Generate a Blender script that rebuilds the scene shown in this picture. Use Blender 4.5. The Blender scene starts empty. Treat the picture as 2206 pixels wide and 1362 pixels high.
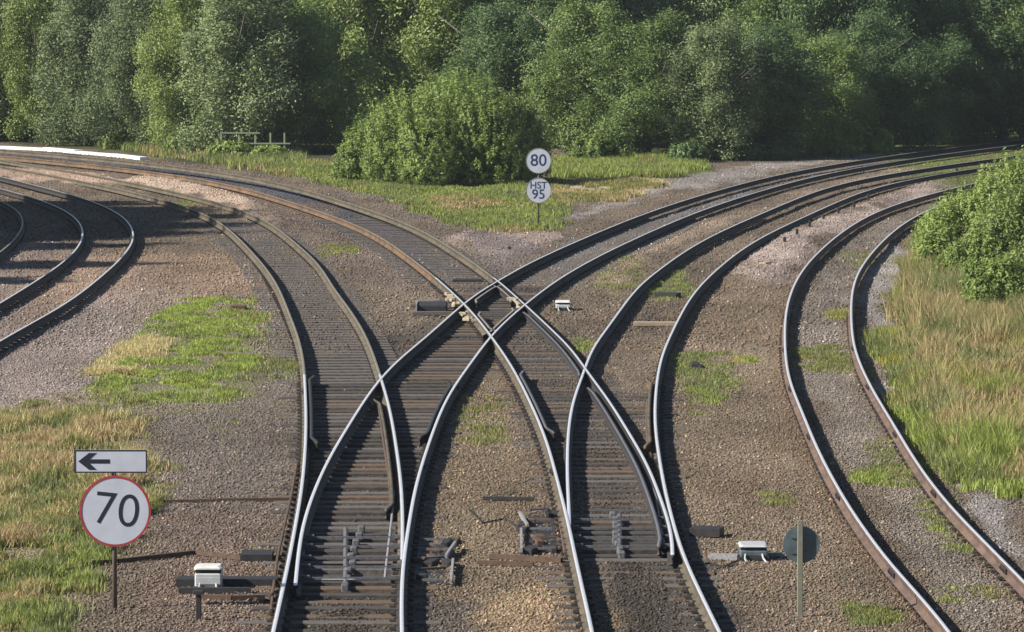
import bpy, math, random
import numpy as np
from math import radians, sin, cos, pi
rng = np.random.default_rng(7); random.seed(7)
S = bpy.context.scene; COL = S.collection
# ---------------------------------------------------------------- camera
HAZE = .00017
F, HOR, CH, RT = 10000.0, -90.0, 8.45, 0.22        # focal px, horizon px, camera height, rail top
PW, PH = 2206, 1362
PIT = math.atan((PH/2-HOR)/F)
cam = bpy.data.cameras.new('camera'); camo = bpy.data.objects.new('camera', cam); COL.objects.link(camo)
cam.sensor_width = 36; cam.lens = F/PW*36; cam.clip_start = .5; cam.clip_end = 6000
camo.location = (0, 0, CH); camo.rotation_euler = (pi/2-PIT, 0, 0); S.camera = camo
S.render.resolution_x, S.render.resolution_y = 1024, 632
# ---------------------------------------------------------------- light
SUN_EL, SUN_AZ = 33.0, 252.0      # azimuth: compass angle the sun stands at (from +Y clockwise)
w = bpy.data.worlds.new('World'); S.world = w; w.use_nodes = True
nt = w.node_tree; sky = nt.nodes.new('ShaderNodeTexSky'); sky.sky_type = 'NISHITA'; sky.sun_disc = False
sky.sun_elevation = radians(SUN_EL); sky.sun_rotation = radians(SUN_AZ)
sky.air_density = 1.0; sky.dust_density = .4; sky.ozone_density = 2.0
nt.links.new(sky.outputs[0], nt.nodes['Background'].inputs[0]); nt.nodes['Background'].inputs[1].default_value = .05
sl = bpy.data.lights.new('sun', 'SUN'); sl.energy = 5.0; sl.angle = radians(.5); sl.color = (1, .93, .82)
so = bpy.data.objects.new('sun', sl); COL.objects.link(so)
so.location = (-40, 20, 60)
sd = np.array([sin(radians(SUN_AZ))*cos(radians(SUN_EL)), cos(radians(SUN_AZ))*cos(radians(SUN_EL)), sin(radians(SUN_EL))])
from mathutils import Vector, Matrix
so.rotation_euler = Vector(sd).to_track_quat('Z', 'Y').to_euler()
S.view_settings.view_transform = 'Standard'; S.view_settings.look = 'None'
S.view_settings.exposure = 0.78; S.view_settings.gamma = 1
# ---------------------------------------------------------------- helpers
def gp(px, py, z=0.0):
    """photo pixel -> point on the level z"""
    x = np.asarray(px, float)-PW/2; y = np.asarray(py, float)-PH/2
    Yd = F*cos(PIT)-y*sin(PIT); Zd = -F*sin(PIT)-y*cos(PIT)
    t = (CH-z)/(-Zd); return np.stack([x*t, Yd*t], -1)
def P3(px, py, z=0.0, base=0.0):
    q = gp(px, py, base); return np.array([q[0], q[1], z])
def depth(py, z=0.0): return float(gp(PW/2, py, z)[1])
def sc(py, z=0.0): return (py-HOR)/(CH-z)          # px per metre on the level z
def tag(o, label=None, cat=None, group=None, kind=None):
    if label: o['label'] = label
    if cat: o['category'] = cat
    if group: o['group'] = group
    if kind: o['kind'] = kind
    return o
def empty(name, loc=(0, 0, 0), label=None, cat=None, group=None, rz=0):
    o = bpy.data.objects.new(name, None); COL.objects.link(o); o.location = loc; o.rotation_euler = (0, 0, rz)
    o.empty_display_size = .3
    return tag(o, label, cat, group)
def mesh_np(name, V, Fs, mats, midx=None, col=None, smooth=False, parent=None, link=True):
    V = np.asarray(V, np.float32).reshape(-1, 3)
    if not isinstance(Fs, (list, tuple)): Fs = [Fs]
    Fs = [np.asarray(f, np.int32) for f in Fs if len(f)]
    lv = np.concatenate([f.ravel() for f in Fs]); tot = np.concatenate([np.full(len(f), f.shape[1], np.int32) for f in Fs])
    st = np.concatenate([[0], np.cumsum(tot)[:-1]]).astype(np.int32)
    m = bpy.data.meshes.new(name); m.vertices.add(len(V)); m.vertices.foreach_set('co', V.ravel())
    m.loops.add(len(lv)); m.loops.foreach_set('vertex_index', lv.astype(np.int32))
    m.polygons.add(len(tot)); m.polygons.foreach_set('loop_start', st); m.polygons.foreach_set('loop_total', tot)
    if not isinstance(mats, (list, tuple)): mats = [mats]
    for a in mats: m.materials.append(a)
    if midx is not None: m.polygons.foreach_set('material_index', np.asarray(midx, np.int32))
    if smooth: m.polygons.foreach_set('use_smooth', np.ones(len(tot), bool))
    m.update(calc_edges=True)
    if col is not None:
        a = m.color_attributes.new('Col', 'FLOAT_COLOR', 'POINT'); c = np.ones((len(V), 4), np.float32); c[:, :3] = col
        a.data.foreach_set('color', c.ravel())
    m.validate()
    o = bpy.data.objects.new(name, m)
    if link: COL.objects.link(o)
    if parent is not None: o.parent = parent
    return o
class MB:
    """collects simple solids, builds ONE mesh"""
    def __init__(s): s.v = []; s.f = []; s.m = []; s.n = 0
    def add(s, V, Fa, mi=0):
        V = np.asarray(V, float); s.v.append(V)
        for f in Fa: s.f.append([i+s.n for i in f]); s.m.append(mi)
        s.n += len(V)
    def hexa(s, V8, mi=0):
        s.add(V8, [(0,3,2,1),(4,5,6,7),(0,1,5,4),(1,2,6,5),(2,3,7,6),(3,0,4,7)], mi)
    def box(s, c, d, rz=0, mi=0, taper=1.0):
        x, y, z = [q/2 for q in d]; V = []
        for zz, k in ((-z, 1), (z, taper)):
            for sx, sy in ((-1,-1),(1,-1),(1,1),(-1,1)):
                a, b = sx*x*k, sy*y*k
                V.append((c[0]+a*cos(rz)-b*sin(rz), c[1]+a*sin(rz)+b*cos(rz), c[2]+zz))
        s.hexa(V, mi)
    def bbox(s, c, d, bv=.01, rz=0, mi=0):
        """box with chamfered upright edges and chamfered top"""
        x, y, z = [q/2 for q in d]; rings = []
        for zz, k in ((-z, 0), (z-bv, 0), (z, bv)):
            a, b = x-k, y-k; r = []
            for sx, sy, o in ((-1,-1,0),(1,-1,1),(1,1,0),(-1,1,1)):
                p = [(sx*(a-bv), sy*b), (sx*a, sy*(b-bv))]
                if o == 0: p = p[::-1]
                r += p
            rings.append(r)
        V = [(c[0]+a*cos(rz)-b*sin(rz), c[1]+a*sin(rz)+b*cos(rz), c[2]+zz) for r, zz in zip(rings, (-z, z-bv, z)) for a, b in r]
        Fa = [tuple(range(7, -1, -1)), tuple(range(16, 24))]
        for k in (0, 1):
            for i in range(8): Fa.append((k*8+i, k*8+(i+1) % 8, k*8+8+(i+1) % 8, k*8+8+i))
        s.add(V, Fa, mi)
    def bar(s, a, b, wd, ht, mi=0):
        """rectangular bar between two 3-D points"""
        a, b = np.array(a, float), np.array(b, float); t = (b-a)/np.linalg.norm(b-a)
        up = np.array([0, 0, 1.]) if abs(t[2]) < .95 else np.array([0, 1., 0])
        sd_ = np.cross(t, up); sd_ /= np.linalg.norm(sd_); up = np.cross(sd_, t)
        V = [p+sd_*sx*wd/2+up*sz*ht/2 for p in (a, b) for sx, sz in ((-1,-1),(1,-1),(1,1),(-1,1))]
        s.hexa([V[i] for i in (0,1,2,3,4,5,6,7)], mi)
    def tube(s, pts, r, n=8, mi=0, r1=None):
        pts = [np.array(p, float) for p in pts]; N = len(pts); V = []
        for i, p in enumerate(pts):
            t = pts[min(i+1, N-1)]-pts[max(i-1, 0)]; t = t/np.linalg.norm(t)
            up = np.array([0, 0, 1.]) if abs(t[2]) < .9 else np.array([1., 0, 0])
            a = np.cross(t, up); a /= np.linalg.norm(a); b = np.cross(a, t)
            rr = r if r1 is None else r+(r1-r)*i/(N-1)
            for k in range(n): V.append(p+rr*(cos(2*pi*k/n)*a+sin(2*pi*k/n)*b))
        Fa = [tuple(range(n)), tuple((N-1)*n+k for k in range(n-1, -1, -1))]
        for i in range(N-1):
            for k in range(n): Fa.append((i*n+k, i*n+n+k, i*n+n+(k+1) % n, i*n+(k+1) % n))
        s.add(V, Fa, mi)
    def disc(s, c, r, th, n=48, mi=0, side=None, rin=None):
        """disc standing upright facing -Y (rin: ring)"""
        V = []; side = mi if side is None else side
        for y in (-th/2, th/2):
            for k in range(n): V.append((c[0]+r*cos(2*pi*k/n), c[1]+y, c[2]+r*sin(2*pi*k/n)))
        if rin is None:
            s.add(V, [tuple(range(n)), tuple(range(2*n-1, n-1, -1))]+[(k, n+k, n+(k+1) % n, (k+1) % n) for k in range(n)], mi)
        else:
            for y in (-th/2, th/2):
                for k in range(n): V.append((c[0]+rin*cos(2*pi*k/n), c[1]+y, c[2]+rin*sin(2*pi*k/n)))
            Fa = []
            for k in range(n):
                q = (k+1) % n
                Fa += [(k, q, 2*n+q, 2*n+k), (n+q, n+k, 3*n+k, 3*n+q), (k, n+k, n+q, q), (2*n+k, 2*n+q, 3*n+q, 3*n+k)]
            s.add(V, Fa, mi)
    def build(s, name, mats, parent=None, smooth=False):
        m = bpy.data.meshes.new(name); m.from_pydata([tuple(v) for v in np.concatenate(s.v)], [], s.f)
        if not isinstance(mats, (list, tuple)): mats = [mats]
        for a in mats: m.materials.append(a)
        m.polygons.foreach_set('material_index', s.m)
        if smooth: m.polygons.foreach_set('use_smooth', [True]*len(m.polygons))
        m.update(); o = bpy.data.objects.new(name, m); COL.objects.link(o)
        if parent is not None: o.parent = parent
        return o
def vnoise(x, y, s, seed=0):
    """smooth value noise 0..1"""
    x = np.asarray(x)/s; y = np.asarray(y)/s; xi = np.floor(x).astype(np.int64); yi = np.floor(y).astype(np.int64)
    fx = x-xi; fy = y-yi; fx = fx*fx*(3-2*fx); fy = fy*fy*(3-2*fy)
    def h(a, b):
        n = (a*374761393+b*668265263+seed*1442695041) & 0x7fffffff; n = (n ^ (n >> 13))*1274126177 & 0x7fffffff
        return ((n ^ (n >> 16)) & 0xffff)/65535.0
    return (h(xi, yi)*(1-fx)+h(xi+1, yi)*fx)*(1-fy)+(h(xi, yi+1)*(1-fx)+h(xi+1, yi+1)*fx)*fy
def fbm(x, y, s, seed=0): return .5*vnoise(x, y, s, seed)+.3*vnoise(x, y, s/2.1, seed+1)+.2*vnoise(x, y, s/4.7, seed+2)
def sm(a, b, x): t = np.clip((np.asarray(x)-a)/(b-a), 0, 1); return t*t*(3-2*t)
# ---------------------------------------------------------------- materials
def mat(name, col, rough=.7, metal=0, var=.0, vscale=8, col2=None, bump=0, bscale=60, spec=.5, stretch=None):
    m = bpy.data.materials.new(name); m.use_nodes = True; t = m.node_tree; b = t.nodes['Principled BSDF']
    b.inputs['Roughness'].default_value = rough; b.inputs['Metallic'].default_value = metal
    b.inputs['Specular IOR Level'].default_value = spec
    tc = t.nodes.new('ShaderNodeTexCoord'); out = tc.outputs['Object']
    if stretch:
        mp = t.nodes.new('ShaderNodeMapping'); mp.inputs['Scale'].default_value = stretch
        t.links.new(out, mp.inputs[0]); out = mp.outputs[0]
    if var or col2:
        n = t.nodes.new('ShaderNodeTexNoise'); n.inputs['Scale'].default_value = vscale; n.inputs['Detail'].default_value = 6
        n.inputs['Roughness'].default_value = .65
        t.links.new(out, n.inputs['Vector']); r = t.nodes.new('ShaderNodeValToRGB'); t.links.new(n.outputs[0], r.inputs[0])
        r.color_ramp.elements[0].position = .34; r.color_ramp.elements[1].position = .66
        c2 = col2 or [c*(1+var) for c in col]; c1 = col if col2 else [c*(1-var) for c in col]
        r.color_ramp.elements[0].color = (*c1, 1); r.color_ramp.elements[1].color = (*c2, 1)
        t.links.new(r.outputs[0], b.inputs['Base Color'])
    else: b.inputs['Base Color'].default_value = (*col, 1)
    if bump:
        n = t.nodes.new('ShaderNodeTexNoise'); n.inputs['Scale'].default_value = bscale; n.inputs['Detail'].default_value = 4
        t.links.new(out, n.inputs['Vector']); bp = t.nodes.new('ShaderNodeBump'); bp.inputs['Strength'].default_value = bump
        bp.inputs['Distance'].default_value = .02; t.links.new(n.outputs[0], bp.inputs['Height']); t.links.new(bp.outputs[0], b.inputs['Normal'])
    return m
def mat_ground():
    m = bpy.data.materials.new('ballast ground'); m.use_nodes = True; t = m.node_tree; b = t.nodes['Principled BSDF']
    b.inputs['Roughness'].default_value = .9; b.inputs['Specular IOR Level'].default_value = .2
    at = t.nodes.new('ShaderNodeAttribute'); at.attribute_name = 'Col'
    tc = t.nodes.new('ShaderNodeTexCoord')
    vo = t.nodes.new('ShaderNodeTexVoronoi'); vo.inputs['Scale'].default_value = 26; t.links.new(tc.outputs['Object'], vo.inputs['Vector'])
    sep = t.nodes.new('ShaderNodeSeparateColor'); t.links.new(vo.outputs['Color'], sep.inputs[0])
    r = t.nodes.new('ShaderNodeMapRange'); r.inputs['To Min'].default_value = .45; r.inputs['To Max'].default_value = 1.6
    t.links.new(sep.outputs[0], r.inputs['Value'])
    mx = t.nodes.new('ShaderNodeVectorMath'); mx.operation = 'SCALE'; t.links.new(at.outputs['Color'], mx.inputs[0]); t.links.new(r.outputs[0], mx.inputs['Scale'])
    t.links.new(mx.outputs[0], b.inputs['Base Color'])
    bp = t.nodes.new('ShaderNodeBump'); bp.inputs['Strength'].default_value = .9; bp.inputs['Distance'].default_value = .04; bp.invert = True
    t.links.new(vo.outputs['Distance'], bp.inputs['Height']); t.links.new(bp.outputs[0], b.inputs['Normal'])
    return m
def mat_attr(name, rough=.9, transl=0.0, spec=.2):
    m = bpy.data.materials.new(name); m.use_nodes = True; t = m.node_tree; b = t.nodes['Principled BSDF']
    b.inputs['Roughness'].default_value = rough; b.inputs['Specular IOR Level'].default_value = spec
    at = t.nodes.new('ShaderNodeAttribute'); at.attribute_name = 'Col'; t.links.new(at.outputs['Color'], b.inputs['Base Color'])
    if transl:
        tr = t.nodes.new('ShaderNodeBsdfTranslucent'); t.links.new(at.outputs['Color'], tr.inputs[0]); mx = t.nodes.new('ShaderNodeMixShader')
        mx.inputs[0].default_value = transl; t.links.new(b.outputs[0], mx.inputs[1]); t.links.new(tr.outputs[0], mx.inputs[2])
        t.links.new(mx.outputs[0], t.nodes['Material Output'].inputs[0])
    return m
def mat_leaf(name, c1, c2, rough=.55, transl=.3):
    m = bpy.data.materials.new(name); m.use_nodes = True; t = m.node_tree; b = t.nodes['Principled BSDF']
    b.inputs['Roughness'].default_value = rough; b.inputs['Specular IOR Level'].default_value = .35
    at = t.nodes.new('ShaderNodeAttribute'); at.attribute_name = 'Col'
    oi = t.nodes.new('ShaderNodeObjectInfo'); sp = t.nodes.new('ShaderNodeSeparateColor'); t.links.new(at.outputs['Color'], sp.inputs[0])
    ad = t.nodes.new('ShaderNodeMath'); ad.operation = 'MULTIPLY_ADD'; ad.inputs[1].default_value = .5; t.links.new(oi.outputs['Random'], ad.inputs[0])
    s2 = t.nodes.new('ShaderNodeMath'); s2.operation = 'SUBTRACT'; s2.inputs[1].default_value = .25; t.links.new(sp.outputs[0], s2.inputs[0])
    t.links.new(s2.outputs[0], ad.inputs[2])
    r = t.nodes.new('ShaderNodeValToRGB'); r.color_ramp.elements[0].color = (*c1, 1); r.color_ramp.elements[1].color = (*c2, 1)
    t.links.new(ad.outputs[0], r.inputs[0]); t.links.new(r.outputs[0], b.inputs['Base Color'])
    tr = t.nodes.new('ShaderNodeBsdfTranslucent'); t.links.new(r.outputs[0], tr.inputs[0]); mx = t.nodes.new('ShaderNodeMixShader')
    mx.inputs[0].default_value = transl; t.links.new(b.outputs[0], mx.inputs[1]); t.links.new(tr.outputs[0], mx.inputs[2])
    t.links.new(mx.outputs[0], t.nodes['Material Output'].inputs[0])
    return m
M = {
 'head': mat('polished rail head', (.92, .92, .97), .3, .35, col2=(.78, .78, .84), vscale=9),
 'head_dull': mat('dull rail head', (.40, .36, .28), .45, .35, col2=(.24, .20, .14), vscale=5),
 'rust_shaded': mat('shaded rail side', (.022, .018, .017), .75, 0, var=.35, vscale=6),  # rail sides coloured near black to deepen the shade along the rails
 'rust_olive': mat('olive brown rail side', (.085, .07, .048), .8, 0, var=.4, vscale=2),
 'rust_orange': mat('orange rust rail side', (.17, .10, .05), .85, 0, col2=(.06, .045, .035), vscale=1.5),
 'rust_pink': mat('pinkish rust rail side', (.15, .095, .07), .8, 0, col2=(.06, .042, .036), vscale=1.6),
 'timber': mat('weathered timber', (.115, .102, .095), .9, 0, var=.4, vscale=7, bump=.5, bscale=40, stretch=(1, 8, 1)),
 'timber_dark': mat('oil stained timber', (.06, .052, .048), .85, 0, var=.45, vscale=6, bump=.5, bscale=40, stretch=(1, 8, 1)),
 'timber_brown': mat('brown timber', (.12, .085, .06), .9, 0, var=.3, vscale=7, bump=.5, bscale=40, stretch=(1, 8, 1)),
 'chair': mat('cast iron chair', (.04, .033, .03), .8, 0, var=.3, vscale=20),
 'grease': mat('pale lubricant residue', (.42, .38, .28), .7, 0, col2=(.25, .2, .14), vscale=20),
 'steel_grey': mat('grey galvanised steel', (.30, .30, .32), .6, .2, var=.3, vscale=25, bump=.5, bscale=90),
 'rod_grey': mat('oily grey rod', (.12, .12, .13), .65, .2, var=.4, vscale=20),
 'dark_steel': mat('blackened steel', (.03, .028, .03), .6, .1, var=.3, vscale=12),
 'brown_steel': mat('rusty rod', (.09, .055, .038), .85, 0, var=.3, vscale=12),
 'white_paint': mat('weathered white paint', (.62, .62, .60), .55, 0, var=.2, vscale=9),
 'grey_box': mat('pale grey enamel', (.42, .44, .45), .5, 0, var=.08, vscale=9),
 'green_grey': mat('grey green enamel', (.16, .20, .19), .6, 0, var=.1, vscale=9),
 'sign_white': mat('white reflective sheeting', (.50, .53, .63), .45, 0, var=.07, vscale=4),
 'sign_red': mat('red sign border', (.36, .04, .055), .5, 0, var=.15),
 'sign_black': mat('black sign lettering', (.012, .016, .03), .5),
 'sign_navy': mat('navy sign lettering', (.015, .04, .11), .5),
 'sign_back': mat('dark grey sign back', (.10, .135, .155), .45, .2, var=.25, vscale=5),
 'pole': mat('rusty brown steel post', (.11, .085, .07), .7, .1, var=.25, vscale=12),
 'pole_grey': mat('grey steel post', (.22, .22, .17), .6, .2, var=.15, vscale=12),
 'concrete': mat('pale concrete', (.50, .48, .44), .9, 0, var=.15, vscale=8),
 'white_wall': mat('whitewashed concrete', (.74, .74, .70), .8, 0, var=.2, vscale=3),
 'plank': mat('pale plank', (.36, .28, .20), .8, 0, var=.15, vscale=9),
 'bark': mat('bark', (.12, .10, .085), .9, 0, var=.4, vscale=6, bump=.6, bscale=30),
 'fence': mat('pale fence timber', (.26, .28, .18), .85, 0, var=.15, vscale=9),
}
M['ground'] = mat_ground(); M['stone'] = mat_attr('ballast stone', .85); M['grass'] = mat_attr('grass blades', .6, .3, .3)
LEAF = {
 'silver': mat_leaf('silver green leaves', (.12, .165, .075), (.31, .38, .18)),
 'mid': mat_leaf('mid green leaves', (.085, .14, .045), (.27, .36, .11)),
 'dark': mat_leaf('shaded deep green leaves', (.06, .11, .045), (.18, .27, .10)),  # deep green foliage, its dark tone also painting in the shaded right wood
 'light': mat_leaf('light green leaves', (.12, .175, .045), (.33, .41, .13)),
 'bush': mat_leaf('bright bush leaves', (.115, .175, .045), (.31, .40, .11)),
}
# ---------------------------------------------------------------- rails traced from the photograph, on the level of the rail heads
TR = {
'A_L': [(588.5,1362),(606,1282),(621.5,1212),(634.7,1139),(648.5,1062),(654.5,1004),(659,916),(656.7,828),(653.4,784),(650,762),(634,704),(616,660),(594,610),(563,565.5),(528,528),(490,494),(454,468),(425,455),(384,440),(300,418),(176,390),(66,369),(0,358)],
'A_R': [(866,1362),(866,1282),(866.5,1198),(867,1150),(865,1062),(853,960),(837,872),(820,813),(803,762),(748,660),(682,576.5),(638,530),(594,495),(560,476),(498,448.6),(432,426.5),(366,404.5),(300,387),(176,366),(66,349.5),(0,342)],
'B_L': [(636,1262),(642.4,1216),(643.5,1185),(654.5,1128),(676.6,1062),(701,1004),(745,927),(782,868),(820,817),(870,766),(906,736),(994,660),(1071,606),(1115,584),(1159,562),(1200,543),(1288,499),(1376,463.5),(1464,430.5),(1600,398),(1668,382.5),(1756,362.7),(1844,347),(1982,328),(2114,310),(2206,301)],
'B_R': [(866,1362),(866,1282),(870,1198.6),(879,1150),(893,1062),(919,971),(940,912),(963,860),(1016,780),(1060,723),(1104,679),(1137,652.5),(1196,607.5),(1240,580),(1266,565),(1332,532),(1420,492),(1508,455),(1590,427),(1668,404.5),(1756,380),(1844,362.7),(1980,340.7),(2110,322),(2206,311)],
'D_R': [(1448,1196),(1448,1185),(1444.5,1139),(1433,1106),(1416.5,1062),(1404,1022),(1360,942.6),(1305,854.5),(1262,797),(1240,765),(1192,714),(1133,659),(1071,606),(1008,562),(942,525),(865,481),(810,456),(744,430),(700,418),(630,401),(520,379),(410,358),(300,343)],
'D_L': [(1275,1362),(1253,1260),(1235,1185),(1226,1132.5),(1207,1062),(1184,973.5),(1140,863),(1089,769),(1054,720),(1002,657),(964,622),(920,582),(854,536),(768,484),(702,461),(630,437.6),(520,404.5),(410,382.5),(300,367),(176,352),(0,336)],
'E_R': [(1550,1362),(1508,1273.5),(1471,1194),(1449,1117),(1434,1062),(1420,982),(1412,916),(1414,839),(1428.5,762),(1477.5,660),(1508,615.5),(1552,576),(1590,544),(1668,497),(1756,457.4),(1822,429),(1912,397),(1980,384),(2048,372),(2114,361),(2206,348)],
'E_L': [(1226,1132),(1226.5,1095),(1223,1062),(1222.6,982),(1228,903),(1241,845.7),(1259,799.5),(1272,762),(1343,660),(1376,618),(1464,549.5),(1530,507.6),(1590,482),(1668,444),(1756,411),(1844,389),(1980,362),(2070,344),(2158,334.5)],
'F_L': [(2044,1362),(1982,1282),(1925,1225),(1872,1150),(1835,1102),(1812.6,1062),(1758,960),(1727,885),(1705,830),(1693,770),(1691,715),(1694,673),(1713,611),(1746,561),(1794,516.6),(1860,472.5),(1926,441.7),(1992,422),(2070,402)],
'F_R': [(2206,1253.6),(2167,1214),(2114,1159),(2059,1104),(2026,1064),(1952,960),(1914,896),(1888,854),(1866,812),(1848,770),(1837,726),(1834,670),(1839,618),(1854,578),(1882,541),(1926,499),(1970,468)],
'G_R': [(-80,782),(0,735),(76,691),(153,647),(210,601),(258,559),(282.5,525),(286,503),(275,477),(242,451),(198,431),(132,411),(77,400),(0,387),(-80,376)],
'G_L': [(0,653),(57,618),(114.5,580),(162,540),(177.5,509.5),(177,501.5),(167,477),(136.6,453),(88,431),(44,418),(0,407)],
'H_R': [(-60,580),(0,543),(33,512.5),(46,479.5),(33,451),(0,431),(-60,412)],
}
def fit(pts, z0, z1, lam=6.0):
    """smooth X(Y) through the traced points -> callable"""
    q = gp([p[0] for p in pts], [p[1] for p in pts], RT); lo, hi = min(z0, q[:, 1].min()), max(z1, q[:, 1].max())
    g = np.arange(math.floor(lo)-1, math.ceil(hi)+2, 1.0); n = len(g); A = np.zeros((len(q)+n-3, n)); b = np.zeros(len(q)+n-3)
    for i, (x, y) in enumerate(q):
        k = int((y-g[0])//1); t = (y-g[0])-k; wgt = 1.0; A[i, k] = (1-t)*wgt; A[i, k+1] = t*wgt; b[i] = x*wgt
    for i in range(n-3):
        A[len(q)+i, i:i+4] = np.array([-1, 3, -3, 1])*lam*(np.clip((g[i]-95)/8, 1, 7) if g[i] > 100 else .55)
        if g[i] < q[:, 1].min()-2 or g[i] > q[:, 1].max(): A[len(q)+i, i:i+4] = np.array([1, -2, 1, 0])*60
    X = np.linalg.lstsq(A, b, rcond=None)[0]
    return lambda y: np.interp(y, g, X)
Z0 = 42.0
FX = {k: fit(v, Z0, 0) for k, v in TR.items()}
ZEND = {'A': 224, 'B': 235, 'D': 226, 'E': 210, 'F': 178, 'G': 182, 'H': 168}
for k in TR: FX[k] = fit(TR[k], Z0, ZEND[k[0]]+2)
def offs(path, d):
    T = np.gradient(path, axis=0); T /= np.linalg.norm(T, axis=1)[:, None]
    return path+d*np.stack([T[:, 1], -T[:, 0]], 1)
HI = {'A': ('A_L', 'A_R', 1, .0), 'B': ('B_R', 'B_L', -1, .02), 'D': ('D_L', 'D_R', 1, .12), 'E': ('E_R', 'E_L', -1, .06),
      'F': ('F_L', 'F_R', 1, 0.), 'G': ('G_L', 'G_R', 1, .04)}
RAIL = {}                       # key -> (Y array, X array, z array)
for t, (lo, hi, sg, cant) in HI.items():
    Y = np.arange(Z0, ZEND[t], .25); X = FX[lo](Y); RAIL[lo] = (Y, X, np.zeros_like(Y))
    o = offs(np.stack([X, Y], 1), sg*1.505); xo = np.interp(Y, o[:, 1], o[:, 0])
    a0, a1 = (112, 126) if t != 'F' else (118, 130)
    if t == 'G': a0, a1 = 128, 140
    if t == 'A': a0, a1 = 112, 130
    k = sm(a0, a1, Y); XH = FX[hi](Y)*(1-k)+xo*k
    RAIL[hi] = (Y, XH, cant*sm(115, 178, Y))
Y = np.arange(Z0, ZEND['H'], .25); RAIL['H_R'] = (Y, FX['H_R'](Y), np.zeros_like(Y))
o = offs(np.stack([RAIL['H_R'][1], Y], 1), -1.505); RAIL['H_L'] = (Y, np.interp(Y, o[:, 1], o[:, 0]), np.zeros_like(Y))
def rx(k, y): return float(np.interp(y, RAIL[k][0], RAIL[k][1]))
def rz_(k, y): return float(np.interp(y, RAIL[k][0], RAIL[k][2]))
ZL = {'A': 0, 'B': .003, 'D': .006, 'E': 0, 'F': 0, 'G': 0, 'H': 0}
PROF = [(-.07,0),(-.07,.012),(-.012,.03),(-.01,.11),(-.030,.12),(-.033,.15),(-.024,.159),(.024,.159),(.033,.15),(.030,.12),(.01,.11),(.012,.03),(.07,.012),(.07,0)]
HEADSEG = {6}
def sweep(name, P, mats, parent, prof=PROF, heads=HEADSEG):
    T = np.gradient(P, axis=0); T[:, 2] = 0; T /= np.linalg.norm(T, axis=1)[:, None]; N = np.stack([T[:, 1], -T[:, 0], T[:, 2]*0], 1)
    n, m = len(P), len(prof); V = (P[:, None, :]+N[:, None, :]*np.array([p[0] for p in prof])[None, :, None]+np.array([[0, 0, p[1]] for p in prof])[None])
    i = np.arange(n-1)[:, None]*m; j = np.arange(m)[None]; j2 = (j+1) % m
    Fq = np.stack([i+j, i+j2, i+m+j2, i+m+j], -1).reshape(-1, 4); mi = np.tile([1 if q in heads else 0 for q in range(m)], n-1)
    caps = np.array([list(range(m-1, -1, -1)), [(n-1)*m+q for q in range(m)]])
    return mesh_np(name, V.reshape(-1, 3), [Fq, caps], mats, np.concatenate([mi, [0, 0]]), parent=parent)
def rail(parent, key, y0, y1, side='rust_shaded', head='head', name='rail'):
    Y, X, Zc = RAIL[key]; ys = np.concatenate([[y0], Y[(Y > y0+.05) & (Y < y1-.05)], [y1]])
    P = np.stack([np.interp(ys, Y, X), ys, np.interp(ys, Y, Zc)+RT-.159+ZL[key[0]]], 1)
    return sweep(name, P, [M[side], M[head]], parent)
def check(parent, key, y0, y1, off, flare=.1, side='rust_shaded', head='rust_shaded', dz=-.01, name='check_rail'):
    Y, X, Zc = RAIL[key]; ys = np.arange(y0, y1, .25); p = np.stack([np.interp(ys, Y, X), ys], 1)
    d = np.full(len(ys), off)*(1+flare/abs(off)*(1-sm(0, 1.0, ys-y0)+sm(0, 1.0, ys-(ys[-1]-1.0))))
    T = np.gradient(p, axis=0); T /= np.linalg.norm(T, axis=1)[:, None]; p = p+d[:, None]*np.stack([T[:, 1], -T[:, 0]], 1)
    pr = [(-.03,0),(-.03,.02),(-.01,.03),(-.01,.11),(-.03,.12),(-.03,.15),(.03,.15),(.03,.12),(.01,.11),(.01,.03),(.03,.02),(.03,0)]
    return sweep(name, np.column_stack([p, np.interp(ys, Y, Zc)+RT-.159+dz]), [M[side], M[head]], parent, pr, {5})
# sleepers: a timber with a chair under every rail; one mesh each
def sleeper(parent, ya, xs, ext=.42, rails=(), ang=0.0, zt=.02, ya2=None, wd=.26, m='timber', mb=None, cx=None, hl=None, zoff=0, mi0=0):
    b = mb or MB()
    jx = random.uniform(-.04, .04)
    if cx is None:
        x0, x1 = min(xs)-ext+jx, max(xs)+ext+jx; cx, hl = (x0+x1)/2, (x1-x0)/2
    b.bbox((cx, ya, zt+zoff-.075+random.uniform(-.006, .006)), (2*hl, wd, .15), .008, rz=ang+random.uniform(-.006, .006), mi=mi0)
    for (px_, py_, pz_, *sm_) in rails:
        b.box((px_, py_, pz_+RT-.159-.018), (.22 if sm_ else .30, .12, .035), rz=ang, mi=mi0+1)
        if sm_: continue
        b.box((px_-.078, py_, pz_+RT-.159+.012), (.04, .08, .035), rz=ang, mi=mi0+1); b.box((px_+.078, py_, pz_+RT-.159+.012), (.04, .08, .035), rz=ang, mi=mi0+1)
    if mb is None: return b.build('sleeper', [M[m], M['chair']], parent)
def sleepers_span(parent, y0, y1, keys, step=.66, ext=.4, m='timber', stat=None):
    y = y0
    while y < y1:
        xs = [rx(k, y) for k in keys(y)]; rl = [(rx(k, y), y, rz_(k, y)) for k in keys(y)]
        sleeper(parent, y, xs, ext+random.choice([0, 0, .12, -.1]), rl, m=random.choice(['timber', 'timber_dark', 'timber_brown', 'timber_dark']), zt=random.uniform(.006, .03), wd=random.uniform(.24, .30)); y += step*random.uniform(.96, 1.04)
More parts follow.
